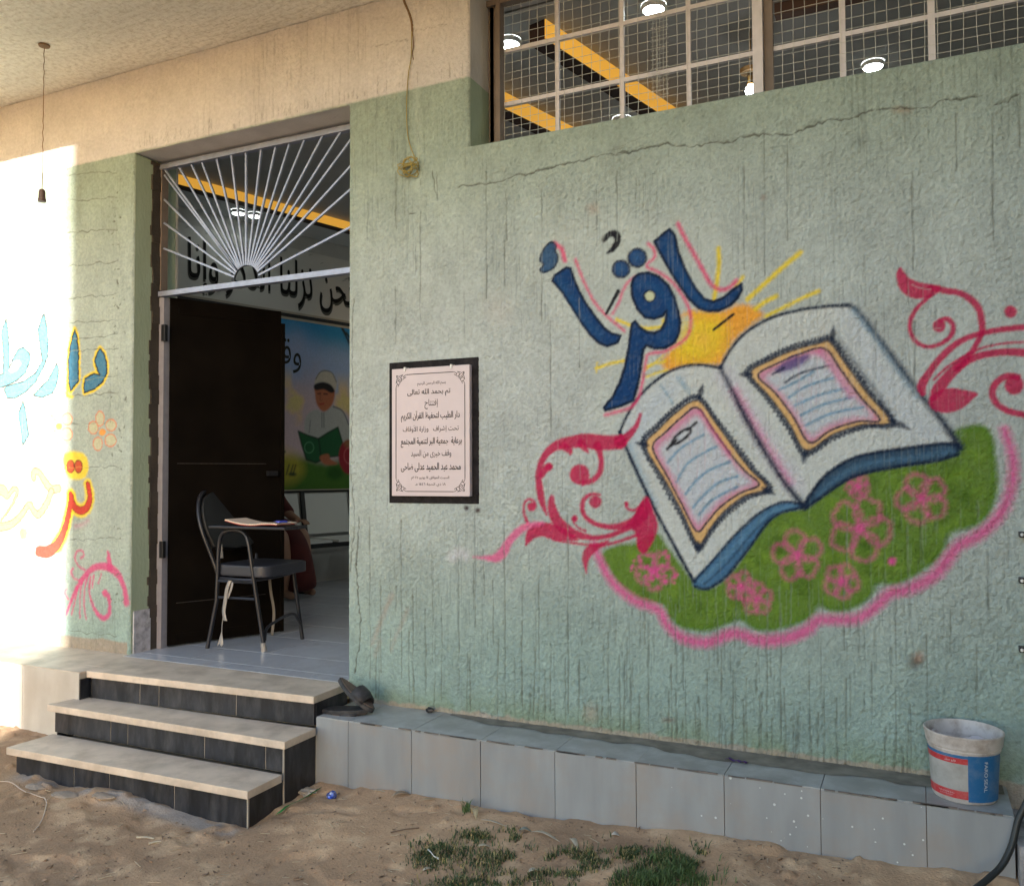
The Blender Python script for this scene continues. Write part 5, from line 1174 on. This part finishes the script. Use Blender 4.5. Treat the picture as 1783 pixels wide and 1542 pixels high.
ribbon(sm([(-3.60,.60,.41),(-3.585,.60,.30),(-3.565,.605,.18),(-3.575,.60,.04)]), .022, mat('dull_cloth_strip', (.15,.13,.11), .8), 'hanging_strip', ch)
MB().tube([(-3.427,.364,.0),(-3.434,.36,.05)], [.019,.016], 10).build('taped_foot', m_rib, ch)
MB().tube([(-3.80,.395,.60),(-3.785,.39,.52)], [.015,.015], 8).build('tape_wrap', m_rib, ch)
# booklet and pen
bkk = empty('booklet', (-3.5,.32,.725), label='thin red booklet with curling cream pages lying on the chair tablet', cat='book')
c_ = MB(); P = [(-3.62,.752),(-3.57,.742),(-3.50,.731),(-3.42,.728),(-3.36,.733),(-3.30,.736),(-3.24,.734)]
for dz, th_, nm, mm_ in ((0,.003,'cover',mat('red_cover',(.42,.035,.03),.5)),(.0035,.007,'pages',mat('cream_pages',(.66,.52,.42),.8))):
    b = MB(); V = []
    for x, z in sm(P,3):
        V += [(x,.245,z+dz),(x,.42,z+dz),(x,.42,z+dz+th_),(x,.245,z+dz+th_)]
    m_n = len(V)//4; b.add(V, [(4*i+k,4*i+(k+1)%4,4*(i+1)+(k+1)%4,4*(i+1)+k) for i in range(m_n-1) for k in range(4)]+[(0,1,2,3),(4*m_n-1,4*m_n-2,4*m_n-3,4*m_n-4)])
    b.build(nm, mm_, bkk)
wr = MB(); r = random.Random(2); q = [(-3.29+r.uniform(0,.085),.25+r.uniform(0,.05),.748+r.uniform(0,.016)) for _ in range(14)]
bmx = bmesh.new(); [bmx.verts.new(v) for v in q]; bmesh.ops.convex_hull(bmx, input=bmx.verts); me = bpy.data.meshes.new('wrapper'); bmx.to_mesh(me); bmx.free(); me.materials.append(mat('blue_foil', (.04,.06,.42), .3, metal=.3)); o = bpy.data.objects.new('sweet_wrapper', me); COL.objects.link(o); tag(o, 'crumpled blue sweet wrapper on the booklet on the chair tablet', 'wrapper')

# ------------------------------------------------------------------ bench by the inner wall
bn = empty('bench', inw(.6,0,.45), label='grey metal waiting bench below the painted boy inside the room', cat='bench')
m_bn = mat('grey_bench_panel', (.74,.75,.72), .5); m_bnf = mat('dark_bench_frame', (.03,.03,.03), .5)
def ibox(name, s0, s1, o0, o1, z0, z1, o2=None, mt=m_bn):
    o2 = 0 if o2 is None else o2
    a = [inw(s0,z0,o0),inw(s1,z0,o0),inw(s1,z0,o1),inw(s0,z0,o1),inw(s0,z1,o0+o2),inw(s1,z1,o0+o2),inw(s1,z1,o1+o2),inw(s0,z1,o1+o2)]
    MB().add(a, [(0,3,2,1),(4,5,6,7),(0,1,5,4),(1,2,6,5),(2,3,7,6),(3,0,4,7)]).build(name, mt, bn)
for i in range(5):
    s = -1.15+i*.56
    ibox('seat_panel', s+.03, s+.52, .18, .62, .42, .44); ibox('back_panel', s+.03, s+.52, .15, .17, .47, .84, -.07); ibox('back_post', s-.015, s+.022, .16, .19, .40, .86, -.07, m_bnf)
ibox('beam', -1.2, 1.7, .36, .42, .36, .41, mt=m_bnf)
for s in (-.9, 1.3): ibox('leg', s, s+.05, .34, .44, .03, .36, mt=m_bnf); ibox('foot', s-.01, s+.06, .12, .64, .0, .03, mt=m_bnf)

# ------------------------------------------------------------------ seated person, mostly behind the door leaf
ps = empty('person', (-4.9,2.15,0), label='person in a long dark red robe sitting inside, mostly hidden behind the black door leaf', cat='person')
def skin(name, verts, edges, radii, m_, par, sub=2):
    me = bpy.data.meshes.new(name); me.from_pydata(verts, edges, []); o = bpy.data.objects.new(name, me); COL.objects.link(o)
    o.modifiers.new('skin', 'SKIN'); me.skin_vertices  # layer
    for i, r in enumerate(radii): me.skin_vertices[0].data[i].radius = (r, r)
    me.skin_vertices[0].data[0].use_root = True
    md = o.modifiers.new('sub', 'SUBSURF'); md.levels = sub; md.render_levels = sub
    bpy.context.view_layer.update(); dg = bpy.context.evaluated_depsgraph_get(); m2 = bpy.data.meshes.new_from_object(o.evaluated_get(dg)); bpy.data.objects.remove(o)
    m2.materials.append(m_); m2.shade_smooth(); o = bpy.data.objects.new(name, m2); COL.objects.link(o); parent(o, par); return o
def PX(f, s, z): # local frame: f forward (+x), s to the left (+y)
    return (-5.14+f, 2.12+s, z)
m_skin = mat('skin', (.36,.20,.13), .6); m_robe = mat('dark_red_robe', (.085,.012,.010), .85, var=.2)
vs = [PX(0,0,.56),PX(-.01,0,.80),PX(0,0,1.05),PX(.01,0,1.17),PX(.03,0,1.25),PX(.04,0,1.34),
      PX(.02,.19,1.06),PX(.10,.24,.80),PX(.32,.16,.66),PX(.44,.12,.625), PX(.02,-.19,1.06),PX(.10,-.24,.80),PX(.32,-.16,.66),PX(.44,-.12,.625),
      PX(.10,.11,.53),PX(.46,.13,.53),PX(.50,.13,.28),PX(.48,.13,.06),PX(.60,.13,.035), PX(.10,-.11,.53),PX(.46,-.13,.53),PX(.50,-.13,.28),PX(.48,-.13,.06),PX(.60,-.13,.035)]
ed = [(0,1),(1,2),(2,3),(3,4),(4,5),(2,6),(6,7),(7,8),(8,9),(2,10),(10,11),(11,12),(12,13),(0,14),(14,15),(15,16),(16,17),(17,18),(0,19),(19,20),(20,21),(21,22),(22,23)]
ra = [.15,.14,.145,.06,.085,.085,.065,.05,.04,.028,.065,.05,.04,.028,.095,.07,.055,.04,.03,.095,.07,.055,.04,.03]
skin('body', vs, ed, ra, m_skin, ps)
rv = [PX(0,0,.56),PX(-.01,0,.82),PX(0,0,1.06),PX(.02,.19,1.07),PX(.10,.25,.80),PX(.31,.17,.67),PX(.02,-.19,1.07),PX(.10,-.25,.80),PX(.31,-.17,.67),PX(.22,0,.55),PX(.44,0,.53),PX(.54,0,.36),PX(.56,0,.16),PX(.58,0,.05)]
re_ = [(0,1),(1,2),(2,3),(3,4),(4,5),(2,6),(6,7),(7,8),(0,9),(9,10),(10,11),(11,12),(12,13)]
o = skin('robe', rv, re_, [.17,.16,.14,.08,.065,.05,.08,.065,.05,.16,.12,.11,.12,.14], m_robe, ps)
for s in (.12,-.12):      # fingers resting on the lap
    for k in range(4):
        y = s+(k-1.5)*.019; skin('finger', [PX(.43,y,.63),PX(.475+.004*(k%2),y,.632),PX(.505,y,.618),PX(.522,y,.598)], [(0,1),(1,2),(2,3)], [.010,.0095,.0088,.0075], m_skin, ps, 1)
    sg = 1 if s > 0 else -1; skin('finger', [PX(.42,s-sg*.03,.635),PX(.445,s-sg*.05,.63),PX(.47,s-sg*.055,.62)], [(0,1),(1,2)], [.012,.011,.009], m_skin, ps, 1)
hd = MB(); V = []; c0 = PX(.05,0,1.36)
for i in range(13):
    th = math.pi*i/12
    for k in range(20):
        a = 2*math.pi*k/20; x = .095*math.sin(th)*math.cos(a); y = .076*math.sin(th)*math.sin(a); z = .115*math.cos(th)
        if x > .06 and abs(y) < .018 and -.035 < z < .02: x += .018
        V.append((c0[0]+x, c0[1]+y, c0[2]+z))
hd.add(V, [(i*20+k,i*20+(k+1)%20,(i+1)*20+(k+1)%20,(i+1)*20+k) for i in range(12) for k in range(20)]); hd.smooth = True; hd.build('head', m_skin, ps)
for s in (-1,1): MB().lathe([(.0005,c0[2]+.012),(.010,c0[2]+.004),(.0005,c0[2]-.004)],10,(c0[0]+.083,c0[1]+s*.03)).build('eye', m_pad2, ps)
MB().tube([(c0[0]+.088,c0[1]-.022,c0[2]-.055),(c0[0]+.094,c0[1],c0[2]-.057),(c0[0]+.088,c0[1]+.022,c0[2]-.055)], .004, 6).build('mouth', mat('lips', (.25,.08,.06), .6), ps)
MB().lathe([(.0005,c0[2]+.125),(.06,c0[2]+.115),(.09,c0[2]+.07),(.105,c0[2]+.0),(.10,c0[2]-.09),(.12,c0[2]-.14)], 20, (c0[0]-.022,c0[1])).build('headscarf', m_robe, ps)
ch2 = copy_tree(ch); ch2.location = (-5.17,2.12,0); ch2.rotation_euler = (0,0,0)
bad = [q for q in bpy.data.objects if q.parent == ch2 and q.name.split('.')[0] in ('hanging_tape','hanging_strip','taped_foot','tape_wrap','writing_tablet','arm_arch')]
for q in bad: bpy.data.objects.remove(q)
ch2.name = 'padded_chair'; ch2['label'] = 'black padded chair the robed person sits on, behind the door leaf'

# ================================================================== SMALL THINGS OUTSIDE
# pair of black slide sandals leaning on the step end
m_sh = mat('black_rubber', (.022,.022,.027), .6, var=.3, vscale=30, dirt=(.12,.11,.11), dscale=30, damt=.4); m_shb = mat('brown_insole', (.13,.09,.075), .7, var=.3, vscale=30)
def sandal(mtx, lab):
    S_ = empty('sandal', mtx.translation, label=lab, cat='sandal', group='pair of black sandals at the end of the steps')
    out = []
    for t in np.linspace(0, 2*math.pi, 26, endpoint=False):
        x = .13*math.cos(t); w = .044+.008*math.cos(t)-.007*math.cos(2*t); out.append((x, w*math.sin(t)))
    local_build(MB().prism(out, 0, .020), 'sole', m_sh, S_, mtx, bevel=.004)
    local_build(MB().prism([(a*.93,b*.90) for a,b in out], .0205, .024), 'insole', m_shb, S_, mtx)
    b = MB(); V = []
    for i in range(9):
        t = math.pi*i/8; y = .051*math.cos(t); z = .016+.052*math.sin(t)
        for x, k in ((.005,1.),(.045,.98),(.085,.80)): V.append((x, y*k, z*(1 if k > .9 else .82)))
    b.add(V, [(3*i+j,3*(i+1)+j,3*(i+1)+j+1,3*i+j+1) for i in range(8) for j in range(2)]); b.smooth = True
    o = local_build(b, 'strap', m_sh, S_, mtx); md = o.modifiers.new('t','SOLIDIFY'); md.thickness = .005
q1 = onwall(630,1215,-.10)
pA = onflat(655,1232,ZL+.01); pB = onwall(603,1197,-.14)
m1 = Matrix.Translation((-2.42,-.165,ZL+.068)) @ Matrix.Rotation(math.radians(-12),4,'Z') @ Matrix.Rotation(math.radians(27),4,'Y') @ Matrix.Rotation(math.radians(-16),4,'X')
m2 = Matrix.Translation((-2.45,-.215,ZL+.024)) @ Matrix.Rotation(math.radians(10),4,'Z') @ Matrix.Rotation(math.radians(-3),4,'Y') @ Matrix.Rotation(math.radians(180),4,'X')
sandal(m2, 'black rubber sandal lying upside down underneath the other one'); sandal(m1, 'black rubber sandal tipped on top against the step, strap upward')
def lump(name, c, s, mt, seed, **k):
    r = random.Random(seed); bm = bmesh.new(); bmesh.ops.create_icosphere(bm, subdivisions=2, radius=1)
    for v in bm.verts:
        f = r.uniform(.82,1.12); v.co = Vector((v.co.x*s[0]*f, v.co.y*s[1]*f, max(v.co.z,-.75)*s[2]*f))+Vector(c)
    me = bpy.data.meshes.new(name); bm.to_mesh(me); bm.free(); me.materials.append(mt); o = bpy.data.objects.new(name, me); COL.objects.link(o); return tag(o, **k)
p = onflat(747,1241,ZL); lump('stone', (p[0],p[1]+.008,ZL+.012), (.022,.014,.014), m_dark, 3, label='small black lump on the ledge against the wall near the sandals', cat='stone')
def crumple(name, c, s, mt, seed, n=22, **k):
    r = random.Random(seed); bm = bmesh.new(); bmesh.ops.create_icosphere(bm, subdivisions=2, radius=1)
    for v in bm.verts:
        f = r.uniform(.45,1.15); v.co = Vector((v.co.x*s[0]*f, v.co.y*s[1]*f, v.co.z*s[2]*f))+Vector(c)
    me = bpy.data.meshes.new(name); bm.to_mesh(me); bm.free(); me.materials.append(mt); o = bpy.data.objects.new(name, me); COL.objects.link(o); return tag(o, **k)
p = onground(578,1390); crumple('sweet_wrapper', (p[0],p[1],p[2]+.016), (.026,.024,.022), mat('shiny_blue_foil', (.02,.07,.50), .22, metal=.5, dirt=(.5,.6,.8), dscale=60, damt=.7), 6, label='crumpled shiny blue wrapper on the sand right of the steps', cat='wrapper')
p = onflat(1280,1325,ZL); V = [Vector((p[0]-.035+.012*i, p[1]+.006*math.sin(i*1.4)-.003*i, ZL+.006+.007*math.sin(i*1.9)**2)) for i in range(8)]
ribbon(V, .016, mat('purple_foil', (.06,.02,.16), .3, metal=.3), 'paper_scrap', None, (0.3,.95,0), label='twisted purple wrapper scrap on the ledge below the grass mural', cat='wrapper')
V = [onground(a,b)+np.array([0,0,h]) for a,b,h in ((484,1420,.010),(502,1409,.012),(521,1399,.014),(540,1389,.016),(556,1380,.020))]
ribbon([tuple(v) for v in V], .026, mat('green_plastic', (.03,.20,.05), .5, var=.2, vscale=30), 'plastic_strip', None, (.5,.8,.2), label='flat green plastic strip lying on the sand by the step corner', cat='strip')
p = onground(533,1383); crumple('plastic_bag', (p[0],p[1],p[2]+.012), (.055,.035,.022), mat('dusty_clear_plastic', (.42,.38,.34), .35), 9, label='crumpled dusty clear plastic bag beside the green strip', cat='bag')
# dry leaves
m_lf = mat('dry_leaf', (.40,.34,.22), .8, var=.3, vscale=30); m_lf2 = mat('pale_leaf', (.50,.45,.36), .8, var=.2, vscale=30)
def leaf_at(u, v, L, W, rot, curl, mt, lab, nm='dry_leaf'):
    p = onground(u, v); b = MB(); n = 8; V = []
    for i in range(n+1):
        t = i/n; w = W*math.sin(math.pi*min(t*1.05,1))**.8*.5+.0008; x = (t-.5)*L; z = .005+curl*math.sin(math.pi*t*1.3)*L*.3
        for s in (-1,0,1): q = Vector((x, s*w, z+abs(s)*w*.35)); q.rotate(Matrix.Rotation(rot,3,'Z')); V.append((p[0]+q.x,p[1]+q.y,p[2]+q.z))
    b.add(V, [(3*i+j,3*i+j+1,3*(i+1)+j+1,3*(i+1)+j) for i in range(n) for j in range(2)]); b.smooth = True
    o = b.build(nm, mt, None, label=lab, cat='leaf', group='dry leaves on the ground'); md = o.modifiers.new('t','SOLIDIFY'); md.thickness = .0012
leaf_at(826,1420,.11,.030,2.2,.9,m_lf,'curled olive green leaf standing up at the foot of the ledge')
leaf_at(860,1434,.12,.010,-.1,.1,m_lf2,'long narrow pale leaf stretching right from the curled green one')
leaf_at(950,1457,.13,.014,-.15,.25,m_lf2,'long narrow dry leaf above the grass, in the middle of the sand')
leaf_at(915,1447,.05,.022,.4,.4,mat('grey_leaf',(.28,.30,.26),.8),'small grey green leaf at the left tip of the long dry leaf')
leaf_at(1000,1470,.08,.020,-.8,.4,m_lf2,'pale leaf half sunk in the grass patch below the long leaf')
leaf_at(700,1385,.09,.028,.8,.3,mat('brown_leaf',(.33,.26,.19),.8),'brown dry leaf by the weed at the ledge foot')
leaf_at(745,1394,.06,.010,.7,.2,m_lf,'thin brown leaf just right of the brown leaf by the weed')
leaf_at(1072,1455,.032,.026,.3,.3,mat('white_scrap',(.62,.58,.52),.8),'tiny whitish leaf scrap below the fourth ledge tile')
leaf_at(660,1378,.06,.008,.1,.1,m_lf2,'straw coloured sliver on the sand above the blue wrapper')
leaf_at(843,1475,.05,.018,.5,.2,m_lf2,'cream leaf scrap on the upper edge of the left grass patch')
leaf_at(745,1515,.04,.016,1.,.2,m_lf2,'cream leaf scrap on the lower edge of the left grass patch')
leaf_at(930,1518,.05,.020,.9,.3,m_lf2,'pale upright leaf scrap in the middle of the grass')
V = [onground(a,b)+np.array([0,0,.012]) for a,b in ((745,1484),(750,1488),(756,1496),(764,1500))]
MB().tube([tuple(v) for v in V], [.0035,.002,.002,.004], 6).build('cotton_bud', m_white, None, label='bent white cotton bud lying on the left grass patch', cat='litter')
for (u0,v0,u1,v1,lab) in ((238,1459,268,1461,'short pale stick on the sand below the steps, upper one'),(259,1470,280,1466,'short white stick on the sand below the steps, lower one'),(680,1450,730,1442,'dark twig on the sand left of the grass')):
    a, b = onground(u0,v0), onground(u1,v1)
    MB().tube([a+np.array([0,0,.004]),(a+b)/2+np.array([.003,.003,.007]),b+np.array([0,0,.004])], .0035 if 'twig' not in lab else .0022, 6).build('stick', m_lf2 if 'twig' not in lab else mat('twig',(.16,.11,.08),.9), None, label=lab, cat='stick')
W = [onground(a,b)+np.array([0,0,.006]) for a,b in catmull([(-20,1362),(0,1362),(20,1364),(40,1378),(62,1386),(80,1395),(78,1415),(70,1435),(58,1450)],4)]
MB().tube([tuple(v) for v in W], .0022, 6).build('wire', mat('pale_wire',(.50,.42,.36),.6), None, label='thin pale wire curling over the ground left of the steps', cat='wire')
# cement crumbs against the bottom step
m_cr = mat('cement_crumb', (.34,.28,.23), .95, var=.2, bump=.003)
for i,(u,v,sx,sy,lab) in enumerate(((62,1370,.06,.03,'flat cement crust at the left foot of the bottom step'),(112,1384,.075,.04,'broad cement crust in front of the bottom step, second from left'),(180,1392,.075,.03,'flat cement crust in front of the bottom step, third from left'))):
    p = onground(u,v); lump('cement_crust', (p[0],p[1],p[2]+.001), (sx,sy,.009), m_cr, 30+i, label=lab, cat='rubble', group='cement crusts by the steps')
# hose and concrete block at the right edge
p0 = (.36,-.26,ZL+.10)
ho = [(.50,-.20,.02),(.345,-.345,-.05),(.300,-.385,-.12),(.262,-.42,-.20),(.205,-.47,-.265),(.10,-.56,-.31),(-.10,-.75,-.355)]
hp = []
for (u,v,y) in ((1800,1370,-.33),(1783,1405,-.34),(1772,1430,-.35),(1762,1470,-.37),(1745,1505,-.40),(1722,1528,-.44),(1700,1545,-.48),(1660,1575,-.56)):
    q = onwall(u,v,y); hp.append((q[0],y,q[2]))
MB().tube([tuple(q) for q in catmull(hp,6)], .0105, 10).build('hose', mat('black_hose',(.02,.024,.026),.45), None, label='black hose curving down past the right end of the ledge', cat='hose')
cbk = MB().box(.268,.75,-.36,-.01,-.6,-.17).build('concrete_block', mat('rough_concrete',(.36,.35,.37),.95,var=.3,vscale=14,bump=.006,dirt=(.06,.055,.05),dscale=9,damt=.9), None, bevel=.008, label='rough grey concrete block behind the hose at the right end of the ledge', cat='block')
for v, lab in ((930,'uppermost dark metal bracket at the right edge of the wall'),(1010,'small dark metal bracket with a bright bolt, middle one at the right edge'),(1130,'small dark metal bracket, lowest one at the right edge')):
    q = onwall(1781, v, -.03); g_ = empty('bracket', (q[0],-.02,q[2]), label=lab, cat='bracket', group='metal brackets at the right edge of the wall')
    MB().box(q[0]-.012,q[0]+.05,-.045,-.004,q[2]-.010,q[2]+.010).build('plate', m_dark, g_, bevel=.003)
    MB().lathe([(.0005,q[2]+.006),(.005,q[2]+.004),(.005,q[2]-.004),(.0005,q[2]-.006)], 10, (q[0]-.004,-.048)).build('bolt', m_white, g_)
# building across the yard: its left corner casts the upright shadow edge on the wall
t_ = 15.4; cxs, cys = -4.635+SAZ[0]*t_, SAZ[1]*t_+4
ob = empty('neighbour_building', (cxs+6,cys-2,-.4), label='plain plastered two storey building across the yard behind the viewer', cat='building')
m_ob = mat('sand_plaster', (.50,.44,.36), .9, var=.1, vscale=2, bump=.004)
MB().box(cxs,cxs+16,cys-4,cys,-.6,6.9).build('wall', m_ob, ob)
for i in range(4):
    x = cxs+1.6+i*3.2; MB().box(x,x+1.2,cys,cys+.04,1.0,2.3).build('shutter', m_brown, ob); MB().box(x,x+1.2,cys,cys+.04,4.0,5.3).build('shutter', m_brown, ob)
sw = empty('side_wall', (1.05,-1.5,-.4), label='dull plastered side wall running forward from the right end of the mural wall', cat='wall')
MB().box(1.05,1.25,-3.1,-.03,-.6,3.0).build('wall', mat('dull_side_plaster', (.22,.25,.22), .9, var=.15, bump=.004), sw)
MB().box(1.02,1.28,-3.13,-.028,3.0,3.06).build('coping', m_cement, sw)
print('objects', len(bpy.data.objects))
